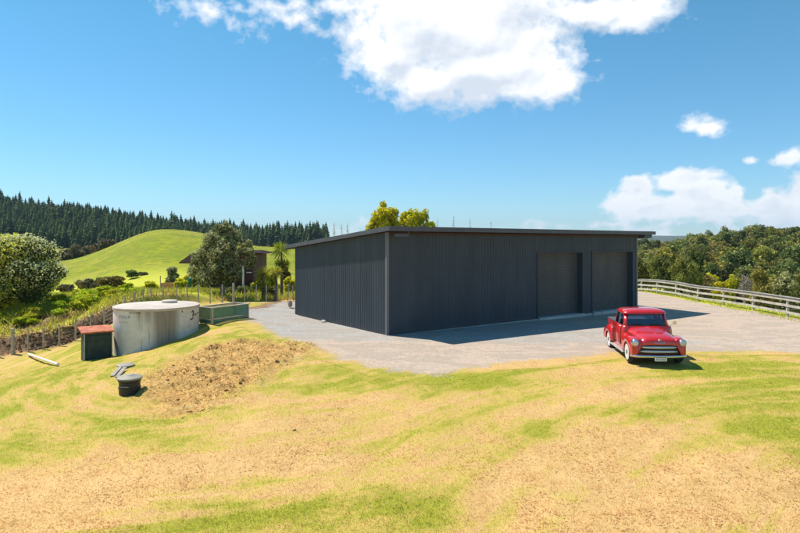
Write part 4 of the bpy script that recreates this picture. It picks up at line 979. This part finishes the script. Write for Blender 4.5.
tr_=empty('pickup_truck',(0,0,0)); tag(tr_,'red vintage pickup truck with rounded fenders parked at the edge of the gravel','pickup truck')
def rrect(hx,y0,y1,r,z,n=4,tap=0):
    """rounded rectangle loop; long runs split into fixed counts so that loops align"""
    pts=[]; 
    cs=[(hx-r,y1-r,0),(-hx+r,y1-r,90),(-hx+r,y0+r,180),(hx-r,y0+r,270)]
    for cx,cy,a in cs:
        for k in range(n+1):
            t=math.radians(a+90*k/n); pts.append((cx+r*math.cos(t),cy+r*math.sin(t),z))
    return pts   # 4*(n+1) points; straight runs are the faces between corners
cab=MB()
lv=[rrect(.80,-.74,.64,.10,.40),rrect(.845,-.76,.66,.11,.55),rrect(.865,-.78,.68,.12,.80),rrect(.86,-.78,.68,.13,1.0),rrect(.835,-.78,.67,.14,1.12),rrect(.79,-.76,.65,.14,1.18)]
cab.loft(lv,closed=True); 
g1=rrect(.775,-.74,.64,.12,1.185); g2=rrect(.70,-.53,.57,.12,1.58)
gh=MB(); n4=5
secs=[g1,g2]; vs=g1+g2; fs=[]
N_=len(g1)
for k in range(N_):
    k2=(k+1)%N_
    if (k%n4)==n4-1: continue      # straight runs are window openings
    fs.append((k,k2,N_+k2,N_+k))

# sill and header strips round the openings are part of roof / cab
rf_=[rrect(.715,-.56,.585,.13,1.565),rrect(.735,-.60,.60,.15,1.59),rrect(.735,-.60,.60,.17,1.62),rrect(.715,-.575,.585,.20,1.66),rrect(.66,-.51,.54,.24,1.70),rrect(.55,-.40,.44,.28,1.73),rrect(.36,-.24,.28,.22,1.745)]
roof=MB(); roof.loft(rf_,closed=True,cap1=True)
cab.loft([g1,lv[-1]],closed=True)
cab.build('cab_body',M['red'],tr_,smooth=True); 
for c4 in range(4):
    ks=range(c4*5,c4*5+5); MB().add([g1[k] for k in ks]+[g2[k] for k in ks],[(k,k+1,5+k+1,5+k) for k in range(4)]).build('window_pillar',M['red'],tr_,smooth=True,solid=.05)
roof.build('roof',M['red'],tr_,smooth=True,solid=.03)
# headliner
MB().box(-.66,-.5,1.60,.66,.52,1.62).build('headliner',M['black'],tr_)
def quad(mb,a,b,c,d): return mb.add([a,b,c,d],[(0,1,2,3)])
gl=MB().add([(-.665,-.735,1.19),(.665,-.735,1.19),(.60,-.53,1.575),(-.60,-.53,1.575)],[(0,1,2,3)])
gl.build('windshield',M['glass'],tr_); 
mb=MB(); mb.tube([(-.655,-.75,1.195),(.655,-.75,1.195)],.014,6); mb.tube([(-.655,-.75,1.195),(-.59,-.545,1.57)],.014,6); mb.tube([(.655,-.75,1.195),(.59,-.545,1.57)],.014,6); mb.tube([(-.59,-.548,1.57),(.59,-.548,1.57)],.012,6); mb.build('windshield_seal',M['black'],tr_)
MB().add([(-.63,.638,1.19),(.63,.638,1.19),(.57,.572,1.575),(-.57,.572,1.575)],[(0,1,2,3)]).build('rear_window',M['glass'],tr_)
for sx in (-1,1):
    MB().add([(sx*.772,-.62,1.19),(sx*.772,.52,1.19),(sx*.70,.45,1.575),(sx*.70,-.41,1.575)],[(0,1,2,3)]).build('side_window',M['glass'],tr_)
    d=MB(); prof=[(.800,.43),(.852,.55),(.873,.80),(.868,1.0),(.843,1.12),(.80,1.175)]
    d.loft([[(sx*(x+.006),y,z) for x,z in prof] for y in (-.62,.50)]); dr=d.build('door',M['red'],tr_,smooth=True,solid=.02)
    MB().bar((sx*.895,.30,1.02),(sx*.895,.44,1.02),.02,.025).bar((sx*.87,.42,1.02),(sx*.90,.42,1.02),.02).build('handle',M['chrome'],dr)
    sm=MB(); sm.tube([(sx*(x+.012),-.63,z) for x,z in prof],.007,5); sm.tube([(sx*(x+.012),.51,z) for x,z in prof],.007,5); sm.build('door_gap',M['black'],dr)
    MB().bar((sx*.79,-.05,1.21),(sx*.715,-.02,1.57),.02).build('vent_bar',M['chrome'],tr_)
# interior
MB().box(-.66,.10,.55,.66,.42,.98).box(-.66,.34,.95,.66,.48,1.28).build('seat',M['vinyl'],tr_,bevel=.04)
MB().box(-.72,-.70,.95,.72,-.55,1.16).build('dashboard',M['shade_dash_red'],tr_,bevel=.03)
mb=MB(); mb.tube([(.36+.19*math.cos(t*math.pi/8),-.42+.07*math.sin(t*math.pi/8),1.14+.17*math.sin(t*math.pi/8)) for t in range(17)],.014,6); mb.bar((.36,-.6,1.0),(.36,-.42,1.14),.03); mb.bar((.2,-.42,1.14),(.52,-.42,1.14),.02); mb.build('steering_wheel',M['black'],tr_)
MB().box(-.76,-.7,.42,.76,.6,.48).build('cab_floor',M['black'],tr_)
# hood
def hsec(y,w,t,b,p=.55,n=16):
    o=[]
    for k in range(n+1):
        a=math.pi*k/n; c=math.cos(a); s=math.sin(a)
        o.append((w*(abs(c)**p)*(1 if c>0 else -1),y,b+(t-b)*(s**.62 if s>0 else 0)))
    return o
hd=MB(); hs_=[(-2.20,.40,.84,.74),(-2.185,.50,.90,.72),(-2.13,.58,.955,.70),(-2.02,.615,1.0,.68),(-1.8,.635,1.045,.68),(-1.5,.655,1.085,.70),(-1.1,.69,1.125,.72),(-.78,.73,1.165,.75),(-.70,.74,1.18,.78)]
hd.loft([hsec(*q) for q in hs_],cap0=True); h_=hd.build('hood',M['red'],tr_,smooth=True)
# centre crease of hood
MB().loft([[(-.035,y,z-.012),(0,y,z+.012),(.035,y,z-.012)] for y,z in ((-2.10,.966),(-1.8,1.047),(-1.4,1.095),(-1.0,1.137),(-.78,1.166))]).build('hood_crease',M['red'],h_,smooth=True)
mb=MB(); mb.add([(-.055,-2.215,.875),(.055,-2.215,.875),(.03,-2.225,.93),(0,-2.20,.955),(-.03,-2.225,.93),(0,-2.24,.90)],[(0,1,5),(1,2,5),(2,3,5),(3,4,5),(4,0,5)]); mb.lathe([(.045,-.02),(.05,0),(.03,.02),(0,.025)],16,c=(0,-2.2,.915)); mb.build('badge',M['chrome'],h_,smooth=False)
def flat_text(txt,size,loc,rot,name,mat,parent,ext=.006):
    cu=bpy.data.curves.new(name,'FONT'); cu.body=txt; cu.size=size; cu.extrude=ext; cu.align_x='CENTER'; cu.align_y='CENTER'; cu.space_character=1.15
    o=bpy.data.objects.new('t_',cu); COL.objects.link(o); dg=bpy.context.evaluated_depsgraph_get(); me=bpy.data.meshes.new_from_object(o.evaluated_get(dg)); bpy.data.objects.remove(o)
    me.name=name; q=link(name,me,mat,parent); q.location=loc; q.rotation_euler=rot; return q
flat_text('DODGE',.085,(0,-2.225,.815),(math.radians(80),0,0),'nose_letters',M['chrome'],h_)
for sx in (-1,1):
    MB().tube([(sx*.60,-2.08,.90),(sx*.632,-1.9,.925),(sx*.655,-1.6,.945),(sx*.675,-1.2,.965),(sx*.72,-.78,1.0)],.008,5).build('hood_gap',M['black'],h_)
# front panel with grille
fp=MB(); 
def fcol(x): # slightly bowed front
    return -2.17+.16*(abs(x)/.9)**2.4
xs=[-.86+1.72*i/16 for i in range(17)]
fp.loft([[(x*.98,fcol(x)+.02,.34) for x in xs],[(x,fcol(x)-.01,.42) for x in xs],[(x,fcol(x),.60) for x in xs],[(x,fcol(x)-.01,.76) for x in xs],[(x*.96,fcol(x)+.08,.86) for x in xs]]); fp.build('front_panel',M['shade_dash_red'],tr_,smooth=True,solid=.03)
mb=MB(); mb.loft([[(x,fcol(x)-.012,z) for x in [-.58+1.16*i/12 for i in range(13)]] for z in (.455,.735)]); mb.build('grille_opening_shade',M['black'],tr_)  # black sheet painted in for the darkness behind the grille bars
for zz,hw in ((.665,.56),(.525,.59)):
    mb=MB(); pr=[]
    for i in range(21):
        x=-hw+2*hw*i/20; e=1-abs(x/hw)**8*.75; pr.append([(x,fcol(x)-.02-.055*e*math.cos(t)*1.0,zz+.038*e*math.sin(t)) for t in [math.pi*2*k/10 for k in range(10)]])
    mb.loft(pr,closed=True,cap0=True,cap1=True); mb.build('grille_bar',M['cream'],tr_,smooth=True)
for sx in (-1,1):
    y=fcol(.76)
    mb=MB(); mb.lathe([(.0,.16),(.12,.14),(.132,.02),(.128,-.05),(.112,-.075),(.106,-.06)],28,c=(sx*.745,y-.02,.80),axis='y'); hl=mb.build('headlight',M['chrome'],tr_,smooth=True)
    MB().lathe([(.106,-.062),(.09,-.085),(.05,-.10),(0,-.105)],28,c=(sx*.745,y-.02,.80),axis='y').build('lens',M['lens'],hl,smooth=True)
    MB().lathe([(.05,.05),(.052,-.03),(.03,-.05),(0,-.055)],18,c=(sx*.655,fcol(.655)-.01,.655),axis='y').build('parking_light',M['lens'],tr_,smooth=True)
    MB().lathe([(.062,.05),(.064,-.02),(.04,-.045),(0,-.05)],18,c=(sx*.80,fcol(.8)-.01,.575),axis='y').build('indicator',M['amber'],tr_,smooth=True)
# fenders
def fender(ys,yax,ra,zc,sx,name,xi=.5,cap=True,low=.36):
    mb=MB(); secs=[]
    for (y,xo,zt,xin) in ys:
        zl=low
        dy=abs(y-yax)
        if dy<ra: zl=max(low,zc+math.sqrt(ra*ra-dy*dy))
        rr=min(.24,(zt-zl)*.6); q=[(sx*xin,y,zt-.05),(sx*(xin+.08),y,zt-.012)]
        for k in range(9):
            t=math.pi/2*k/8; q.append((sx*(xo-rr+rr*math.sin(t)),y,zt-rr+rr*math.cos(t)))
        q.append((sx*xo,y,(zt-rr+zl)/2)); q.append((sx*(xo-.01),y,zl)); q.append((sx*(xo-.07),y,zl+.0))
        secs.append(q)
    mb.loft(secs,cap0=cap); return mb.build(name,M['red'],tr_,smooth=True,solid=.012)
FYS=[(-2.16,.77,.84,.52),(-2.12,.85,.915,.5),(-2.02,.885,.955,.5)]+[(-1.98+.09*i,.895+.015*math.sin(i/9*3.14),.965-.004*i*max(0,(i-3))*.25,.5) for i in range(11)]+[(-.95,.895,.93,.55),(-.85,.885,.95,.6),(-.74,.872,1.0,.7)]
RYS=[(.66,.72,.80,.62),(.72,.84,.90,.62),(.80,.90,.96,.62)]+[(.86+.085*i,.915+.01*math.sin(i/8*3.14),.985+.02*math.sin(i/9*3.14)-.006*i,.62) for i in range(11)]+[(1.85,.92,.86,.62),(1.95,.84,.76,.62),(2.0,.72,.66,.62)]
wheels=[(-1,-1.52),(1,-1.52),(-1,1.23),(1,1.23)]
for sx in (-1,1):
    fender(FYS,-1.52,.41,.34,sx,'front_fender'); fender(RYS,1.23,.40,.34,sx,'rear_fender',low=.42)
    MB().box(min(sx*.74,sx*.93),-1.12,.30,max(sx*.74,sx*.93),.84,.345).build('running_board',M['grey_step'],tr_,bevel=.015)
    MB().box(min(sx*.70,sx*.80),-1.1,.345,max(sx*.70,sx*.80),.8,.45).build('sill_panel',M['red'],tr_)
MB().box(-.70,-2.05,.26,.70,2.1,.42).box(-.42,-2.0,.42,.42,-.75,.80).build('chassis',M['black'],tr_)
w0=None
def wheel():
    w=empty('wheel'); w.parent=tr_
    pr=[(.20,-.085),(.25,-.10),(.32,-.10),(.342,-.075),(.35,-.04),(.35,.04),(.342,.075),(.32,.10),(.25,.10),(.20,.085)]
    MB().lathe(pr,40,axis='x').build('tyre',M['tyre'],w,smooth=True)
    MB().lathe([(.240,.1012),(.268,.1022)],40,axis='x').build('whitewall',M['whitew'],w,smooth=True)
    MB().lathe([(.215,.10),(.20,.105),(.19,.07),(.12,.055),(.11,.09),(.07,.115),(0,.12)],32,axis='x').build('rim',M['hub'],w,smooth=True)
    MB().lathe([(.21,-.06),(0,-.06)],24,axis='x').build('brake_drum',M['black'],w)
    return w
wp=wheel(); reg(wp)
for i,(sx,y) in enumerate(wheels):
    w=wp if i==0 else copy_tree(wp,tr_); w.location=(sx*.775,y,.335); w.rotation_euler=(0,0,math.pi if sx<0 else 0)
# bed
MB().box(-.66,.70,.45,-.61,2.22,1.10).box(.61,.70,.45,.66,2.22,1.10).box(-.607,.70,.45,.607,.74,1.10).build('bed_sides',M['red'],tr_,bevel=.01)
MB().box(-.66,2.225,.45,.66,2.265,1.10).build('tailgate',M['red'],tr_,bevel=.01)
mb=MB(); mb.add([(-.68,.69,1.105),(.68,.69,1.105),(.68,2.28,1.105),(-.68,2.28,1.105),(-.68,.69,1.14),(.68,.69,1.14),(.68,2.28,1.14),(-.68,2.28,1.14)],[(0,3,2,1),(4,5,6,7),(0,1,5,4),(1,2,6,5),(2,3,7,6),(3,0,4,7)]); mb.build('bed_cover',M['cover'],tr_,bevel=.012)
# bumper, plate, mirrors, wipers
mb=MB(); secs=[]
for i in range(25):
    x=-.90+1.80*i/24; y=fcol(x)-.10+(.10*(max(0,abs(x)-.74)/.16)**2); secs.append([(x,y-.028*math.cos(t),.375+.043*math.sin(t)) for t in [2*math.pi*k/10 for k in range(10)]])
mb.loft(secs,closed=True,cap0=True,cap1=True); mb.build('front_bumper',M['chrome'],tr_,smooth=True)
MB().box(-.84,2.29,.38,.84,2.34,.50).build('rear_bumper',M['chrome'],tr_,bevel=.02)
pl=MB().box(-.19,-2.315,.235,.19,-2.305,.345).build('number_plate',M['plate'],tr_,bevel=.003)
mb=MB()
for k in range(6):
    x=-.15+k*.053; zb,zt=.258,.322
    for (u0,u1,v0,v1) in (((0,.010,0,1),(.010,.034,.86,1),(.010,.034,0,.14)) if k%2 else ((.013,.023,0,1),(0,.036,.44,.58))):
        mb.box(x+u0,-2.319,zb+(zt-zb)*v0,x+u1,-2.3155,zb+(zt-zb)*v1)
mb.build('plate_marks',M['black'],pl)
MB().bar((.86,-.55,1.16),(.99,-.56,1.24),.015).lathe([(.0,.0),(.065,.0),(.06,.03),(0,.045)],20,c=(1.0,-.60,1.27),axis='y').build('mirror',M['chrome'],tr_,smooth=True)
for x in (-.08,.55): MB().bar((x,-.77,1.185),(x-.42,-.735,1.235),.014).bar((x-.05,-.745,1.215),(x-.44,-.725,1.25),.01,.02).build('wiper',M['black'],tr_)
for c_ in tr_.children:
    if not c_.name.startswith('wheel'): c_.location.z-=.065
tr_.location=(8.83,21.75,hz(8.6,21.0)+.0); tr_.rotation_euler=(0,math.radians(-.8),math.radians(-7))

# ================================================================== SKY, SUN, CAMERA
sund=Vector((-2.55,1.50,4.7)).normalized(); el=math.asin(sund.z); az=math.atan2(sund.x,sund.y)
wd=bpy.data.worlds.new('World'); S.world=wd; wd.cycles.sampling_method='MANUAL'; wd.cycles.sample_map_resolution=512; wd.use_nodes=True; nt=wd.node_tree; nt.nodes.clear()
class WN(N):
    def __init__(s,t): s.t=t
w=WN(nt); out=w.n('ShaderNodeOutputWorld'); bg=w.n('ShaderNodeBackground'); nt.links.new(bg.outputs[0],out.inputs[0]); bg.inputs[1].default_value=.085
sky=w.n('ShaderNodeTexSky',sky_type='NISHITA',sun_disc=False,sun_elevation=el,sun_rotation=az,air_density=1.0,dust_density=.05,ozone_density=3.2,altitude=0)
hsv=w.n('ShaderNodeHueSaturation',i_Color=sky.outputs[0],i_Saturation=1.12,i_Value=1.0)
tz=w.n('ShaderNodeSeparateXYZ',i_0=w.n('ShaderNodeTexCoord').outputs['Generated']).outputs[2]
skyc=w.mix(1.0,hsv.outputs[0],w.ramp(tz,.0,.34,(.84,1.13,1.36,1),(.76,1.34,1.27,1)),'MULTIPLY')
tc=w.n('ShaderNodeTexCoord').outputs['Generated']; sp=w.n('ShaderNodeSeparateXYZ',i_0=tc)
u=w.math('ARCTAN2',sp.outputs[0],sp.outputs[1]); v=w.math('ARCSINE',sp.outputs[2])
uv=w.n('ShaderNodeCombineXYZ',i_0=u,i_1=v).outputs[0]
warp=w.n('ShaderNodeTexNoise',i_Vector=uv,i_Scale=9.0,i_Detail=4.0)
vm=w.n('ShaderNodeVectorMath',operation='SUBTRACT',i_0=warp.outputs['Color'],i_1=(.5,.5,.5)); vs_=w.n('ShaderNodeVectorMath',operation='SCALE',i_0=vm.outputs[0]); vs_.inputs['Scale'].default_value=.055
uvw=w.n('ShaderNodeVectorMath',operation='ADD',i_0=uv,i_1=vs_.outputs[0]).outputs[0]
spw=w.n('ShaderNodeSeparateXYZ',i_0=uvw)
def ang(px,py): return math.atan((px-400)/F), math.atan((HY-py)/math.hypot(F,px-400))
BLOBS=[(450,20,112,54,1.6),(388,55,44,34,1.25),(428,80,50,28,1.3),(490,66,84,34,1.5),(505,82,74,22,1.2),(556,82,28,20,1.0),(530,40,34,40,1.1),(590,8,70,18,.9),(650,6,44,18,.85),(620,22,30,10,.6),
 (215,14,44,13,.55),(200,20,26,8,.45),(240,6,60,7,.5),(300,14,30,10,.5),(315,26,14,10,.45),(350,4,40,10,.7),(600,62,12,4,.35),(280,3,40,6,.5),
 (705,122,20,10,.62),(698,124,14,6,.62),(710,113,9,9,.5),(750,162,8,5,.42),(787,160,18,9,.7),(820,158,30,10,.8),
 (622,201,26,13,.95),(640,192,18,13,.95),(690,183,36,15,1.1),(705,198,45,19,1.1),(735,196,18,18,1.0),(775,205,34,16,1.0),(830,200,40,30,1),(668,202,18,12,.8),(660,206,56,15,1.05),(760,210,60,15,1.05),(715,210,70,14,1.1),(700,224,110,6,.5),(770,218,70,10,.7),
 (300,232,24,3.5,.35),(330,236,40,3,.3),(600,222,60,4,.35),(560,236,420,12,.36),(820,230,160,10,.33),(250,240,120,6,.3),(1000,40,120,50,1),(-300,120,150,40,.9),(1250,120,150,50,1)]
def density(sock):
    spx=w.n('ShaderNodeSeparateXYZ',i_0=sock); acc=None
    for (cx,cy,rx,ry,am) in BLOBS:
        a,b=ang(cx,cy); ra=rx/F*math.cos(a)**2; rb=ry/F*math.cos(a)
        dx=w.math('DIVIDE',w.math('SUBTRACT',spx.outputs[0],a),ra); dy=w.math('DIVIDE',w.math('SUBTRACT',spx.outputs[1],b),rb)
        r2=w.math('ADD',w.math('MULTIPLY',dx,dx),w.math('MULTIPLY',dy,dy))
        q=w.math('MULTIPLY',w.math('SUBTRACT',1.25,w.math('SQRT',r2)),am)
        acc=q if acc is None else w.math('SMOOTH_MAX',acc,q,.18)
    return acc
dn=density(uvw)
up_=w.n('ShaderNodeVectorMath',operation='ADD',i_0=uvw,i_1=(-.008,.022,0)); dn2=density(up_.outputs[0]); base=w.math('SUBTRACT',dn2,dn)
def fb(vec,sc,off=(0,0,0)):
    m=w.n('ShaderNodeMapping',i_Vector=vec); m.inputs['Location'].default_value=off; m.inputs['Scale'].default_value=(1,1.15,1)
    return w.n('ShaderNodeTexNoise',i_Vector=m.outputs[0],i_Scale=sc,i_Detail=9.0,i_Roughness=.52,i_Lacunarity=2.1).outputs['Fac']
n1=fb(uv,14); n2=fb(uv,14,(.006,-.009,0)); n3=fb(uv,40)
n4_=fb(uv,5.5)
dd_=w.math('ADD',dn,w.math('MULTIPLY',w.math('SUBTRACT',n1,.5),2.0)); dd_=w.math('ADD',dd_,w.math('MULTIPLY',w.math('SUBTRACT',n3,.5),1.5))
lowf=w.ramp(v,.10,.22); msk=w.mix(lowf,w.ramp(dd_,.18,.62),w.ramp(dd_,.05,.80))
# relief: brighter where the puff rises toward the sun, grey where thick and low
r1=fb(uv,7); r2_=fb(uv,7,(.05,-.07,0)); rel=w.math('ADD',w.math('MULTIPLY',w.math('SUBTRACT',r2_,r1),1.5),w.math('MULTIPLY',w.math('SUBTRACT',n2,n1),1.2))
thick=w.ramp(w.math('ADD',dn,w.math('MULTIPLY',w.math('SUBTRACT',n4_,.5),1.4)),.85,1.5)
lowb=w.ramp(v,.20,.12); sh_=w.math('ADD',w.math('ADD',1.0,rel),w.math('MULTIPLY',thick,-.14)); sh_=w.math('ADD',sh_,w.math('MULTIPLY',w.math('MULTIPLY',base,lowb),-.9),clamp=True)
sh_=w.ramp(sh_,.45,1.0)
cc=w.mix(sh_,(6.9,7.5,8.4,1),(10.4,10.4,10.5,1))
up=w.math('GREATER_THAN',sp.outputs[2],-.002)
fc=w.math('MULTIPLY',w.math('MULTIPLY',msk,up),.96)
fin=w.mix(fc,skyc,cc); nt.links.new(fin,bg.inputs[0])
sl=bpy.data.lights.new('sun','SUN'); sl.energy=5.0; sl.angle=math.radians(.53); sl.color=(1,.94,.84); so=bpy.data.objects.new('sun',sl); COL.objects.link(so)
so.rotation_euler=sund.to_track_quat('Z','Y').to_euler(); so.location=(0,0,60)

if USE_HAZE if 'USE_HAZE' in globals() else True:
    hzb=MB().box(-3800,-560,-40,5900,6900,260).build('haze',None); hm=bpy.data.materials.new('haze_air'); hm.use_nodes=True; t=hm.node_tree; t.nodes.clear()
    o_=t.nodes.new('ShaderNodeOutputMaterial'); pv=t.nodes.new('ShaderNodeVolumePrincipled'); pv.inputs['Color'].default_value=(.62,.80,1,1); pv.inputs['Density'].default_value=.00011; pv.inputs['Anisotropy'].default_value=.0
    t.links.new(pv.outputs[0],o_.inputs['Volume']); hzb.data.materials.append(hm); tag(hzb,kind='stuff')

cam=bpy.data.cameras.new('camera'); co=bpy.data.objects.new('camera',cam); COL.objects.link(co); S.camera=co
co.location=(0,0,CZ); co.rotation_euler=(math.radians(90),0,0); cam.sensor_width=36; cam.lens=F/800*36; cam.shift_y=-(266.5-HY)/800; cam.clip_start=.1; cam.clip_end=20000
vs2=S.view_settings; vs2.view_transform='Standard'; vs2.look='None'; vs2.gamma=1; vs2.use_curve_mapping=False; vs2.exposure=.38
S.render.engine='CYCLES'
